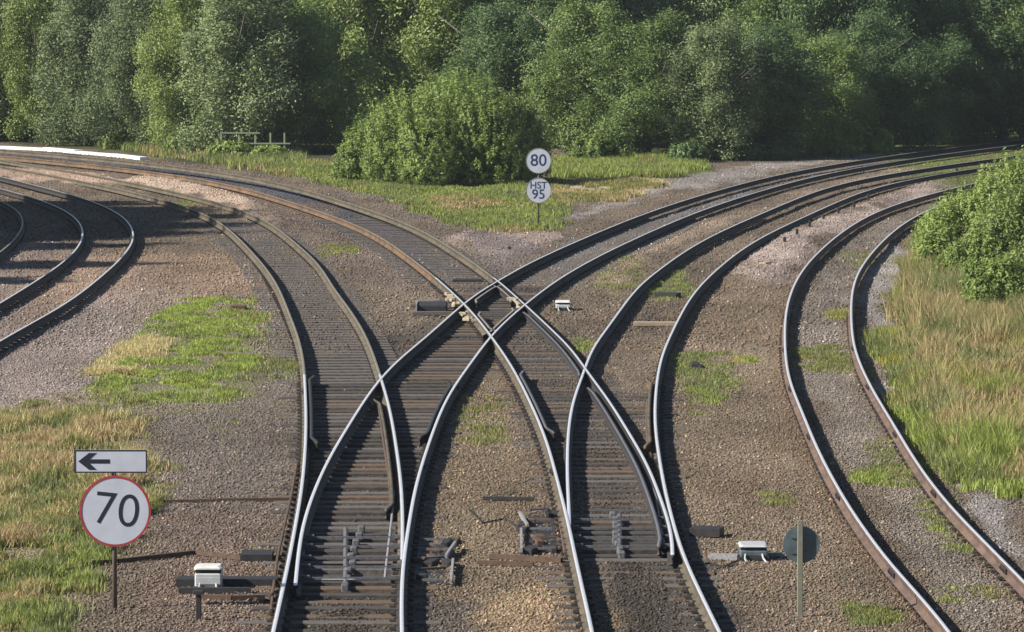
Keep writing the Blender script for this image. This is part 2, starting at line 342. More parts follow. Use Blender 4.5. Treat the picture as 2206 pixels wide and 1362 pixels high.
def sleepers_track(parent, lo, hi, y0, y1, step=.68, m='timber', visible=150, zoff=0.0):
    Y = RAIL[lo][0]; c = np.stack([(RAIL[lo][1]+RAIL[hi][1])/2, Y, (RAIL[lo][2]+RAIL[hi][2])/2], 1); d = np.linalg.norm(np.diff(c[:, :2], axis=0), axis=1)
    s = np.concatenate([[0], np.cumsum(d)]); s0, s1 = np.interp([y0, y1], Y, s); rest = None; n = 0
    for q in np.arange(s0+.3, s1, step):
        cx, cy = np.interp(q, s, c[:, 0]), np.interp(q, s, c[:, 1]); ex, ey = np.interp(q+.5, s, c[:, 0]), np.interp(q+.5, s, c[:, 1])
        a = math.atan2(ey-cy, ex-cx)-pi/2; rl = []
        for sg in (-1, 1):
            X_, Y_ = cx+sg*.7525*cos(a), cy+sg*.7525*sin(a); rl.append((X_, Y_, 0, 1))
        zc = float(np.interp(q, s, c[:, 2]))
        if cy < visible and n < 100: sleeper(parent, cy, None, rails=rl, ang=a, cx=cx, hl=1.3, m=m, zoff=zc+zoff); n += 1
        else:
            rest = rest or MB(); sleeper(None, cy, None, rails=(), ang=a, cx=cx, hl=1.3, mb=rest, zoff=zc*.3+zoff-.06)
    if rest: tag(rest.build('sleepers', [M[m], M['chair']], parent), kind='stuff')
# ---------------------------------------------------------------- ground
BASE = np.array([.155, .125, .095])
# (polygon in photo px on the ground, colour, edge softness m, strength)
def zones():
    return [
    # ballast tones
    ([(-200,470),(300,560),(560,600),(600,700),(420,800),(150,900),(-200,900)], (.27,.215,.185), .8, .9),      # pinkish left
    ([(-200,650),(160,650),(330,700),(200,840),(-200,900)], (.25,.215,.20), .8, .6),
    ([(100,560),(300,540),(560,560),(590,640),(480,640),(300,620),(60,700),(0,700)], (.30,.21,.14), .7, .5),
    ([(300,380),(430,400),(560,440),(630,480),(600,492),(480,450),(380,420),(280,396)], (.44,.34,.26), .25, 1),   # bright strip
    ([(-200,355),(160,372),(330,398),(200,404),(-200,378)], (.42,.31,.24), .25, 1),
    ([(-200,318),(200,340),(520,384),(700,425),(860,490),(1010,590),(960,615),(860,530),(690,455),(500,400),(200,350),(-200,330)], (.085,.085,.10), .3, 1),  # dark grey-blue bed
    ([(560,415),(700,440),(900,560),(1000,640),(960,660),(760,600),(640,520),(520,450)], (.15,.12,.10), .6, .8),
    ([(1000,505),(1200,500),(1230,520),(1100,560),(960,520)], (.30,.24,.21), .4, .9),
    ([(620,380),(850,430),(1000,510),(1080,600),(1180,540),(1120,520),(1000,500),(860,450),(700,395)], (.17,.145,.14), .4, .8),
    ([(1190,540),(1330,500),(1600,410),(1900,350),(2206,312),(2300,300),(2300,322),(1980,348),(1700,395),(1400,500),(1200,600)], (.17,.165,.165), .4, .9),
    ([(1450,370),(1700,352),(2206,300),(2206,306),(1800,345),(1600,385),(1400,425),(1230,480),(1210,472),(1330,438)], (.30,.275,.26), .5, .9),
    ([(1240,590),(1500,480),(1750,420),(2100,345),(2300,320),(2300,332),(1980,355),(1700,425),(1480,520),(1320,620)], (.30,.235,.18), .5, .8),
    ([(1560,600),(1700,500),(1980,400),(2206,365),(2206,385),(2030,410),(1880,450),(1760,520),(1690,610),(1600,640)], (.33,.27,.24), .4, 1),   # pale pink ballast
    ([(1470,680),(1560,600),(1690,620),(1680,760),(1700,880),(1900,1362),(1560,1362),(1450,1050),(1430,850)], (.185,.145,.105), .6, .9),
    ([(1690,700),(1740,590),(1900,470),(2000,430),(1980,470),(1850,600),(1840,700),(1880,860),(2000,1080),(2206,1290),(2206,1362),(2060,1362),(1740,900)], (.20,.175,.15), .3, .8),
    ([(1850,600),(1900,520),(1960,560),(1900,680),(1980,900),(2080,1060),(2206,1100),(2206,1240),(1950,930),(1850,740)], (.30,.28,.27), .4, .9),
    # grime of the switches
    ([(600,1362),(640,1150),(660,780),(800,750),(1000,650),(1060,620),(1160,640),(1080,740),(960,860),(900,1010),(880,1362)], (.088,.074,.062), .3, .95),
    ([(1050,740),(1130,660),(1270,780),(1420,1000),(1450,1150),(1560,1362),(1290,1362),(1230,1100),(1150,880)], (.09,.077,.066), .3, .95),
    ([(900,1362),(890,1150),(960,880),(1060,760),(1130,880),(1200,1062),(1260,1362)], (.185,.145,.10), .3, .9),
    ([(1060,1362),(1080,1280),(1180,1240),(1240,1300),(1260,1362)], (.32,.235,.15), .4, .7),
    ([(940,1362),(960,1250),(1080,1300),(1060,1362)], (.11,.10,.09), .4, .8),
    ([(600,560),(700,560),(800,740),(650,760)], (.12,.10,.088), .5, .8),
    ([(330,760),(640,760),(650,1100),(600,1200),(360,1200),(300,980),(230,860)], (.175,.148,.132), .6, .8),
    ([(340,1060),(630,1080),(600,1362),(330,1362)], (.165,.125,.10), .5, .8),
    # soil and grass underlays
    ([(560,355),(700,350),(900,400),(1190,400),(1240,420),(1190,490),(1110,508),(975,482),(820,418),(660,380)], (.16,.17,.06), .5, 1),
    ([(1190,392),(1440,390),(1440,400),(1320,432),(1200,420)], (.46,.40,.26), .3, 1),
    ([(1190,345),(1420,335),(1520,360),(1430,385),(1190,385)], (.12,.16,.04), .5, 1),
    ([(-200,296),(0,300),(300,335),(560,370),(640,350),(1100,300),(1500,340),(2206,285),(2300,200),(2200,-60),(-200,-60)], (.05,.065,.025), 1, 1),
    ([(1990,440),(1940,540),(1910,680),(1960,820),(1990,950),(2060,1010),(2206,1060),(2600,1100),(2600,400),(2206,380)], (.17,.16,.06), .6, 1),
    ([(-200,880),(40,870),(240,860),(330,960),(330,1090),(240,1180),(180,1260),(150,1362),(-200,1362)], (.20,.17,.10), .9, .9),
    ([(210,800),(280,740),(345,680),(500,670),(540,720),(540,830),(480,868),(360,868),(260,850)], (.19,.18,.10), 1.4, .7),
    ]
def poly_w(x, y, pts, soft):
    q = gp([p[0] for p in pts], [p[1] for p in pts]); K = 7.0
    X = np.asarray(x); Yk = np.asarray(y)/K; qx, qy = q[:, 0], q[:, 1]/K; ins = np.zeros(X.shape, bool); d2 = np.full(X.shape, 1e9)
    for i in range(len(q)):
        j = (i+1) % len(q); x1, y1, x2, y2 = qx[i], qy[i], qx[j], qy[j]
        c = ((y1 > Yk) != (y2 > Yk)); ins ^= c & (X < (x2-x1)*(Yk-y1)/(y2-y1+1e-12)+x1)
        t = np.clip(((X-x1)*(x2-x1)+(Yk-y1)*(y2-y1))/((x2-x1)**2+(y2-y1)**2+1e-12), 0, 1)
        d2 = np.minimum(d2, (X-x1-t*(x2-x1))**2+(Yk-y1-t*(y2-y1))**2)
    sd_ = np.sqrt(d2)*np.where(ins, 1, -1)
    return sm(-.5, .5, sd_/soft)
ZN = zones()
def gcol(x, y):
    x = np.asarray(x, float); y = np.asarray(y, float); c = np.tile(BASE, (len(x), 1))
    wx = x+(fbm(x, y/3, 1.6, 11)-.5)*1.6; wy = y+(fbm(x+50, y/3, 1.6, 17)-.5)*8
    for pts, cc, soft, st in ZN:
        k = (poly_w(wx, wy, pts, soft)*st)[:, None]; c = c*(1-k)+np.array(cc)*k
    n = fbm(x, y/2.5, 2.2, 5)[:, None]; c = c*(.62+.76*n); n2 = fbm(x, y/9, .9, 95)[:, None]; c = c*(.8+.4*n2)
    for kl, kr in (('A_L', 'A_R'), ('B_L', 'B_R'), ('D_L', 'D_R'), ('E_L', 'E_R')):
        m_ = (np.interp(y, *RAIL[kl][:2])+np.interp(y, *RAIL[kr][:2]))/2; k = (np.exp(-((x-m_)/.28)**2)*sm(.35, .7, fbm(x*3, y/6, 1.2, 61))*.45)[:, None]*(y < 130)[:, None]; c = c*(1-k)+np.array([.04, .034, .03])*k
    b = sm(.55, .75, fbm(x+9, y/3, 1.3, 31))[:, None]*.35; c = c*(1-b)+c*np.array([.75, .68, .6])*b
    k = np.maximum(np.maximum(sm(14.5, 17, x+(fbm(x, y, 3, 71)-.5)*3), sm(34, 38, -x)), sm(222, 232, y))[:, None]; c = c*(1-k)+np.array([.13, .15, .05])*(.6+.8*fbm(x, y, 4, 73)[:, None])*k
    # rusty dust beside the rails
    for key, a in (('D_L', .7), ('A_L', .35), ('A_R', .3), ('F_L', .5), ('F_R', .4), ('E_R', .25), ('G_R', .35), ('G_L', .3), ('E_L', .2), ('B_R', .1)):
        d = np.abs(x-np.interp(y, RAIL[key][0], RAIL[key][1])); k = (np.exp(-(d/.22)**2)*a)[:, None]*(.4+fbm(x, y, 1.1, 77)[:, None])
        c = c*(1-k)+np.array([.16, .10, .06])*k
    return np.clip(c*np.array([1.0, .99, 1.0]), .01, .9)
def gz(x, y):
    x = np.asarray(x, float); y = np.asarray(y, float)
    z = (fbm(x, y/1.5, .9, 3)-.5)*.035
    z = z-.03*np.maximum(poly_w(x, y, ZN[15][0], .3), poly_w(x, y, ZN[16][0], .3))
    for kl, kr, yb in (('A_L', 'B_R', 1285), ('D_L', 'E_R', 1222)):
        xm = (np.interp(y, *RAIL[kl][:2])+np.interp(y, *RAIL[kr][:2]))/2; z = z+(.015+.045*fbm(x, y, .7, 9))*sm(.55, .2, np.abs(x-xm))*sm(depth(yb)+1, depth(yb)-1.5, y)
    z = z+.14*poly_w(x, y, ZN[3][0], .5)+.12*poly_w(x, y, ZN[4][0], .5)+.10*poly_w(x, y, ZN[7][0], .5)
    z = z+.12*poly_w(x, y, ZN[12][0], .5)*(.5+fbm(x, y, 1.5, 41))
    z = z+sm(0, 12, x-(np.interp(y, RAIL['F_R'][0], RAIL['F_R'][1])+2.0))*1.1*sm(200, 170, y)*sm(60, 75, y)
    z = z+sm(238, 330, y)*14+sm(330, 900, y)*25
    z = z+sm(12, 60, -x-14)*2*sm(60, 120, y)
    # clear space under the moving blades of the two switches
    for kl, kr, a, b in (('B_L', 'A_R', 1275, 1120), ('E_L', 'D_R', 1205, 1118)):
        xl = np.interp(y, RAIL[kl][0], RAIL[kl][1]); xr = np.interp(y, RAIL[kr][0], RAIL[kr][1]); ya, yb = depth(a), depth(b)
        z = z-.15*sm(0, .15, x-xl-.05)*sm(0, .15, xr-.08-x)*sm(0, .5, y-ya)*sm(0, .5, yb-y)
    return z
def axis(segs):
    a = []
    for s0, s1, n in segs: a += list(np.linspace(s0, s1, n, endpoint=False))
    return np.array(a+[segs[-1][1]])
gx = axis([(-3000, -300, 8), (-300, -60, 16), (-60, -20, 60), (-20, 20, 300), (20, 60, 60), (60, 300, 16), (300, 3000, 8)])
gy = axis([(-1500, -100, 6), (-100, 30, 20), (30, 50, 40), (50, 130, 320), (130, 215, 240), (215, 340, 60), (340, 900, 20), (900, 4500, 10)])
GX, GY = np.meshgrid(gx, gy); nx, ny = len(gx), len(gy); gxf, gyf = GX.ravel(), GY.ravel()
i, j = np.meshgrid(np.arange(nx-1), np.arange(ny-1)); a = (j*nx+i).ravel()
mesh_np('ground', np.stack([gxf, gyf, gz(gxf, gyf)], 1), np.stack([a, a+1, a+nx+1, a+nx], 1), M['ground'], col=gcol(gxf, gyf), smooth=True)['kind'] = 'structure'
# loose ballast stones
def stones(n, y0, y1, smin, smax, seed):
    r = np.random.default_rng(seed); u = r.random(n); y = y0*(y1/y0)**u; half = y*1103/F+1.2; x = (r.random(n)*2-1)*half
    grass = np.zeros(n)
    for k in range(25, len(ZN)): grass = np.maximum(grass, poly_w(x, y, ZN[k][0], .5))
    keep = r.random(n) > grass*.93
    keep &= r.random(n) > .5*np.maximum(poly_w(x, y, ZN[15][0], .3), poly_w(x, y, ZN[16][0], .3))*(y > 62)
    for kl, kr, a, b in (('B_L', 'A_R', 1275, 1120), ('E_L', 'D_R', 1205, 1118)):
        keep &= ~((x > np.interp(y, *RAIL[kl][:2])) & (x < np.interp(y, *RAIL[kr][:2])) & (y > depth(a)) & (y < depth(b)) & (r.random(n) < .9))
    for k in RAIL: keep &= np.abs(x-np.interp(y, *RAIL[k][:2])) > .055
    x, y = x[keep], y[keep]; n = len(x); s = smin+(smax-smin)*r.random(n)**2
    B = np.array([[1,0,0],[-1,0,0],[0,1,0],[0,-1,0],[0,0,1],[0,0,-1]], float)
    V = B[None]*(.65+.6*r.random((n, 6, 1)))*np.array([1, 1, .75]); V += (r.random((n, 6, 3))-.5)*.5
    th = r.random(n)*6.28; c, s_ = np.cos(th), np.sin(th); V = np.stack([V[..., 0]*c[:, None]-V[..., 1]*s_[:, None], V[..., 0]*s_[:, None]+V[..., 1]*c[:, None], V[..., 2]], -1)
    V = V*s[:, None, None]; V[..., 0] += x[:, None]; V[..., 1] += y[:, None]; V[..., 2] += (gz(x, y)+s*.35)[:, None]
    Fb = np.array([[0,2,4],[2,1,4],[1,3,4],[3,0,4],[2,0,5],[1,2,5],[3,1,5],[0,3,5]]); Fa = (Fb[None]+np.arange(n)[:, None, None]*6).reshape(-1, 3)
    cc = gcol(x, y)*(.62+.9*r.random((n, 1))**1.4); cc *= 1+(r.random((n, 3))-.5)*.16
    cc = np.where(r.random((n, 1)) < .03, np.clip(cc*2.2, 0, .6), cc)
    return V.reshape(-1, 3), Fa, np.repeat(cc, 6, 0)
V1, F1, C1 = stones(190000, 56, 100, .012, .030, 1); V2, F2, C2 = stones(110000, 100, 205, .018, .045, 2)
tag(mesh_np('ballast', np.concatenate([V1, V2]), np.concatenate([F1, F2+len(V1)]), M['stone'], col=np.concatenate([C1, C2])), 'loose broken stone ballast spread between and beside the tracks', 'ballast', kind='stuff')
# ---------------------------------------------------------------- tracks
dX = depth(806, RT)                                   # heels of both crossings
dD = depth(598, RT)
J = .008
# left turnout
t1 = empty('railway_turnout', (rx('A_L', 60), 60, 0), 'left turnout at the bottom edge, its shining rails opening near the 70 sign', 'railway points'); t1.location = (0, 0, 0)
rail(t1, 'A_L', Z0, dX, 'rust_olive'); rail(t1, 'B_R', Z0, dX, 'rust_shaded')
rail(t1, 'A_R', depth(1205, RT), dX, 'rust_olive', name='switch_blade'); rail(t1, 'B_L', depth(1262, RT), dX, 'rust_shaded', name='switch_blade')
sleepers_span(t1, Z0+.3, dX, lambda y: ['A_L', 'B_R'])
check(t1, 'A_L', depth(950, RT), depth(806, RT), .10, side='rust_shaded', head='dark_steel'); check(t1, 'B_R', depth(940, RT), depth(818, RT), -.10, side='rust_shaded', head='dark_steel')
check(t1, 'A_R', depth(1090, RT), depth(850, RT), -.14, side='dark_steel', head='rust_olive', dz=-.05)
# right turnout
t2 = empty('railway_turnout', (0, 0, 0), 'right turnout at the bottom edge, its blades opening beside the small grey equipment box', 'railway points')
rail(t2, 'D_L', Z0, dX, 'rust_olive'); rail(t2, 'E_R', Z0, dX, 'rust_olive')
rail(t2, 'D_R', depth(1196, RT), dX, 'rust_shaded', name='switch_blade'); rail(t2, 'E_L', depth(1130, RT), dX, 'rust_shaded', name='switch_blade')
sleepers_span(t2, Z0+.3, dX, lambda y: ['D_L', 'E_R'])
check(t2, 'D_L', depth(930, RT), depth(795, RT), .10, side='rust_shaded', head='rod_grey'); check(t2, 'E_R', depth(960, RT), depth(812, RT), -.11, side='rust_orange', head='rust_olive')
check(t2, 'D_R', depth(1170, RT), depth(830, RT), -.15, flare=.03, side='dark_steel', head='rod_grey', dz=-.03)
# diamond crossing
t3 = empty('railway_crossing', (0, 0, 0), 'diamond crossing of worn rails on dark timbers in the middle of the photo', 'railway crossing')
for k, s_ in (('B_L', 'rust_shaded'), ('B_R', 'rust_shaded'), ('D_L', 'rust_olive'), ('D_R', 'rust_shaded')): rail(t3, k, dX+J, dD, s_)
sleepers_span(t3, dX+.66, dD, lambda y: ['B_L', 'B_R', 'D_L', 'D_R'], ext=.3)
check(t3, 'D_R', dX+.3, depth(668, RT), -.14, flare=.03, side='dark_steel', head='rod_grey', dz=-.03)
check(t3, 'D_L', depth(712, RT), depth(668, RT), .13, side='rust_shaded', head='head_dull'); check(t3, 'B_L', depth(650, RT), depth(612, RT), .13, side='rust_shaded', head='head_dull')
check(t3, 'B_R', depth(720, RT), depth(660, RT), -.13, side='rust_shaded', head='head_dull'); check(t3, 'D_R', depth(648, RT), depth(612, RT), -.13, side='rust_shaded', head='head_dull')
def grease(parent, key, ya, yb, off, n):
    """pale clots of lubricant stuck to a rail"""
    for q in range(n):
        m = MB(); y = random.uniform(ya, yb); x = rx(key, y)+off+random.gauss(0, .04); s_ = random.uniform(.03, .075)
        m.bbox((x, y, RT-.06+random.uniform(-.07, .06)), (s_*1.6, s_*3, s_), .01, rz=random.uniform(0, 3)); m.build('grease_clot', M['grease'], parent)
grease(t3, 'D_L', depth(648, RT), depth(628, RT), -.08, 16); grease(t3, 'D_L', depth(690, RT), depth(668, RT), -.12, 14)
grease(t3, 'D_R', depth(652, RT), depth(634, RT), -.05, 16)
def track(t, lo, hi, y0, label, side, head='head', step=.68, m='timber', side2=None, zoff=0.0):
    r = empty('railway_track', (0, 0, 0), label, 'railway track')
    rail(r, lo, y0+J, ZEND[t]-1, side, head); rail(r, hi, y0+J, ZEND[t]-1, side2 or side, head)
    sleepers_track(r, lo, hi, y0, ZEND[t]-1, step, m, zoff=zoff); return r
track('A', 'A_L', 'A_R', dX, 'brown railed track curving away left, nearer of the two main lines left of the crossing', 'rust_olive', 'head_dull')
track('D', 'D_L', 'D_R', dD, 'track curving away left below the white kerb, with an orange rusty near rail', 'rust_orange', 'head_dull', side2='rust_olive')
track('B', 'B_L', 'B_R', dD, 'dark railed track curving away right past the 80 sign, farthest on the right', 'rust_shaded')
track('E', 'E_L', 'E_R', dX, 'dark railed track curving away right just left of the row of short black posts', 'rust_shaded', zoff=-.04)
track('F', 'F_L', 'F_R', Z0, 'siding with pinkish rusty rails along the tall tan grass at the right', 'rust_pink', 'head', m='timber_brown', zoff=-.045)
track('G', 'G_L', 'G_R', 88, 'tightly curved track at the left edge lying half in tree shadow', 'rust_shaded', 'head', m='timber_brown', zoff=-.04)
track('H', 'H_L', 'H_R', 100, 'outermost left track of which only one curved rail shows at the left edge', 'rust_shaded', 'head_dull', m='timber_brown', zoff=-.04)
def fishplates(trk, key, ys, off):
    for y in ys:
        x = rx(key, y); a = math.atan2(rx(key, y+.3)-rx(key, y-.3), .6)
        for sg in (-1, 1):
            m = MB(); m.bbox((x+sg*off, y, RT-.085), (.03, .55, .07), .006, rz=-a)
            for q in (-.2, -.07, .07, .2): m.box((x+sg*(off+.02)+sin(a)*q, y+q*cos(a), RT-.085), (.025, .04, .035), rz=-a)
            m.build('fishplate', M['dark_steel'], trk)
for o_ in [q for q in COL.objects if q.name.startswith('railway_track')]:
    if 'siding' in o_['label']: fishplates(o_, 'F_L', (53.5, 62.5, 71.5, 80.5, 89.5, 98.5, 107.5), .03); fishplates(o_, 'F_R', (58, 62.9, 71.9, 80.9, 89.9, 98.9), .03)
fishplates(t1, 'A_L', (56.2, 74.5, 89), .03); fishplates(t1, 'B_R', (56.2, 76, 90), .03); fishplates(t2, 'D_L', (56.2, 75), .03); fishplates(t2, 'E_R', (56.2, 76.5, 90), .03)
# switch gear between the rails, part of each turnout
def gear(t, kl, kr, ys, mid):
    for yy in ys:
        d = depth(yy); a, b = rx(kl, d)+.04, rx(kr, d)-.04; m = MB(); m.bar((a, d+.33, .105), (b, d+.33, .105), .035, .035); m.bar((a-.02, d+.33, .12), (a+.12, d+.33, .12), .09, .05); m.bar((b-.12, d+.33, .12), (b+.02, d+.33, .12), .09, .05)
        m.build('stretcher_bar', M['rod_grey'], t)
    y0, y1 = depth(ys[0]+6), depth(mid[1]); m = MB(); m.tube([P3(mid[0], ys[0]+6, .07), np.array([P3(mid[0], mid[1])[0], y1, .07])], .035)
    for q in range(9):
        f_ = q/8; m.bbox((P3(mid[0], ys[0])[0]+random.uniform(-.03, .03), y0+(y1-y0)*f_, .07), (.10, .22, .10), .015)
    m.build('detector_rod', M['rod_grey'], t)
gear(t1, 'B_L', 'A_R', [1270, 1245, 1225, 1200, 1180], (745, 1150)); gear(t2, 'D_L', 'D_R', [1200, 1180, 1160, 1140], (1335, 1120))
def pipe(parent, pts, r=.018, z=.1, m='brown_steel', name='heater_pipe'):
    b = MB(); b.tube([P3(x, y, z) for x, y in pts], r, 6); return b.build(name, M[m], parent)
pipe(t1, [(848, 1070), (844, 1130), (836, 1200), (829, 1262), (760, 1263), (694, 1263)], .018, .09, 'steel_grey')
pipe(t1, [(640, 1010), (628, 1080), (612, 1150), (598, 1215), (588, 1290), (584, 1330)], .02, .09)
pipe(t1, [(815, 880), (826, 960), (838, 1040), (842, 1100)], .02, .09)
pipe(t2, [(1396, 870), (1394, 930), (1402, 1000)], .035, .07, 'brown_steel'); pipe(t2, [(1393, 1010), (1412, 1080), (1424, 1150), (1432, 1195)], .018, .10, 'steel_grey')
pipe(t2, [(1165, 960), (1188, 1040), (1206, 1120), (1218, 1200)], .03, .05)
# ---------------------------------------------------------------- signs
def text_mesh(name, body, size, m, parent, loc, rot=0, ox=0.0, ext=.001, sx=1.0):
    c = bpy.data.curves.new(name, 'FONT'); c.body = body; c.size = size; c.align_x = 'CENTER'; c.align_y = 'CENTER'; c.extrude = ext; c.offset = ox; c.resolution_u = 6
    o = bpy.data.objects.new(name, c); COL.objects.link(o); bpy.context.view_layer.update()
    me = bpy.data.meshes.new_from_object(o.evaluated_get(bpy.context.evaluated_depsgraph_get())); bpy.data.objects.remove(o)
    me.transform(Matrix.Rotation(pi/2, 4, 'X') @ Matrix.Rotation(rot, 4, 'Z') @ Matrix.Diagonal((sx, 1, 1, 1)))
    me.materials.clear(); me.materials.append(m); me.name = name
    q = bpy.data.objects.new(name, me); COL.objects.link(q); q.parent = parent; q.location = loc; return q
# 70 sign with arrow plate
q = gp(247, 1312); s = sc(1312)
sg = empty('speed_sign', (q[0], q[1], 0), 'red ringed white disc reading 70 under a white arrow plate, on a brown post', 'speed sign')
m = MB(); m.tube([(0, .03, -.2), (0, .03, 2.05)], .032, 10); m.build('post', M['pole'], sg, True)
cx, cz = 3/s, (1312-1099)/s; R_ = 77/s
m = MB(); m.disc((cx, -.02, cz), R_-.03, .02); m.build('disc', M['sign_white'], sg)
m = MB(); m.disc((cx, -.02, cz), R_, .03, rin=R_-.028); m.build('border', M['sign_red'], sg)
m = MB()
for dz in (.18, -.18): m.bar((cx-.2, .0, cz+dz), (cx+.2, .0, cz+dz), .03, .04)
m.build('bracket', M['pole_grey'], sg)
text_mesh('number', '70', .62, M['sign_black'], sg, (cx+.02, -.0315, cz+.0), radians(-6), -.004)
pw, ph = 157/s, 50/s; px_, pz = (241-247)/s, (1312-991)/s
m = MB(); m.box((px_, -.02, pz), (pw, .02, ph)); ap = m.build('arrow_plate', M['sign_white'], sg)
m = MB(); tb = .018
for sx_ in (-1, 1): m.box((px_+sx_*(pw/2-tb/2), -.0315, pz), (tb, .003, ph)); m.box((px_, -.0315, pz+sx_*(ph/2-tb/2)), (pw-2*tb, .003, tb))
m.build('plate_border', M['sign_black'], ap)
m = MB(); ax = (171-247)/s; hw = .11
m.box((ax+.24, -.0315, pz), (.34, .003, .055))
def prism(m, pts, y0, y1):
    n = len(pts); V = [(x, y0, z) for x, z in pts]+[(x, y1, z) for x, z in pts]
    m.add(V, [tuple(range(n)), tuple(range(2*n-1, n-1, -1))]+[(k, (k+1) % n, n+(k+1) % n, n+k) for k in range(n)])
prism(m, [(ax, pz), (ax+.14, pz-hw), (ax+.24, pz-hw), (ax+.12, pz), (ax+.24, pz+hw), (ax+.14, pz+hw)], -.0335, -.030)
m.build('arrow', M['sign_black'], ap)
# 80 / HST 95
q = gp(1160, 497); s = sc(497)
sg = empty('speed_sign', (q[0], q[1], 0), 'thin post with two white discs, 80 above HST 95, on the grass behind the crossing', 'speed sign')
m = MB(); m.tube([(0, .03, -.2), (0, .03, 2.3)], .028, 8); m.build('post', M['pole'], sg, True)
for cz, tt in (((497-346)/s, ((('80', .52, 0),))), ((497-410)/s, (('HST', .30, .15), ('95', .42, -.13)))):
    m = MB(); m.disc((0, -.02, cz), 27/s, .02); d_ = m.build('disc', M['sign_white'], sg)
    m = MB(); m.disc((0, -.022, cz), 27.6/s, .026, rin=26.2/s); m.build('border', M['pole_grey'], d_)
    for body, size, dz in tt: text_mesh('number' if body != 'HST' else 'lettering', body, size, M['sign_navy'], d_, (0, -.0315, cz+dz), 0, .004)
# sign seen from behind
q = gp(1723, 1328); s = sc(1328)
sg = empty('trackside_sign', (q[0], q[1], 0), 'dark round sign seen from behind on a grey post, beside the right hand siding', 'sign')
m = MB(); m.bbox((0, 0, .525), (.07, .05, 1.45), .006); m.build('post', M['pole_grey'], sg)
m = MB(); m.disc((3/s, .045, (1328-1173)/s), 40/s, .02); m.build('disc', M['sign_back'], sg)
m = MB()
for dz in (.1, -.1): m.bar((-.12, .03, (1328-1173)/s+dz), (.15, .03, (1328-1173)/s+dz), .02, .03)
m.build('bracket', M['sign_back'], sg)
# ---------------------------------------------------------------- trackside equipment
def eq_box(name, px, py, wpx, hm, dm, label, lid='white_paint', body='grey_box', base='dark_steel', rz=0):
    q = gp(px, py); s = sc(py); wd = wpx/s; t = empty(name, (q[0], q[1], 0), label, 'equipment box', rz=rz)
    m = MB(); m.bbox((0, 0, .03), (wd*1.12, dm*1.1, .07), .01); m.build('base', M[base], t)
    m = MB(); m.bbox((0, 0, .065+hm*.36), (wd, dm, hm*.72), .02); m.box((0, -dm/2-.006, .065+hm*.30), (wd*.9, .012, hm*.36)); m.build('body', M[body], t)
    m = MB(); m.bbox((0, 0, .065+hm*.72+.05+hm*.1), (wd*1.05, dm*1.05, hm*.2), .03); m.build('lid', M[lid], t)
    m = MB(); m.box((0, 0, .065+hm*.72+.025), (wd*.92, dm*.9, .05)); m.build('seal', M['dark_steel'], t)
    for sx_ in (-.3, .3): m = MB(); m.tube([(wd*sx_, -dm/2, .1), (wd*sx_*1.1, -dm/2-.1, .05), (wd*sx_*1.2+.03, -dm/2-.16, .0)], .014, 6); m.build('cable', M['grey_box'], t)
    return t
eq_box('equipment_box', 450, 1270, 58, .24, .32, 'white lidded equipment box on dark timbers left of the left turnout', 'white_paint', 'grey_box')
eq_box('equipment_box', 1213, 668, 32, .12, .5, 'small white box right beside the diamond crossing', 'white_paint', 'grey_box')
eq_box('equipment_box', 1622, 1204, 60, .12, .5, 'flat grey equipment box right of the right turnout, left of the dark round sign', 'grey_box', 'sign_back')
def beams(name, lst, label, cat, m='dark_steel', extra=None):
    x0, y0 = lst[0][0], lst[0][1]; t = None; b = MB()
    for (xa, ya, xb, yb, wd, ht) in lst: b.bar(P3(xa, ya, ht/2+.01), P3(xb, yb, ht/2+.01), wd, ht)
    return tag(b.build(name, M[m]), label, cat)
def objorigin(o):
    c = np.array([v.co[:] for v in o.data.vertices]).mean(0); c[2] = 0
    o.data.transform(Matrix.Translation(-Vector(c))); o.location = c; return o
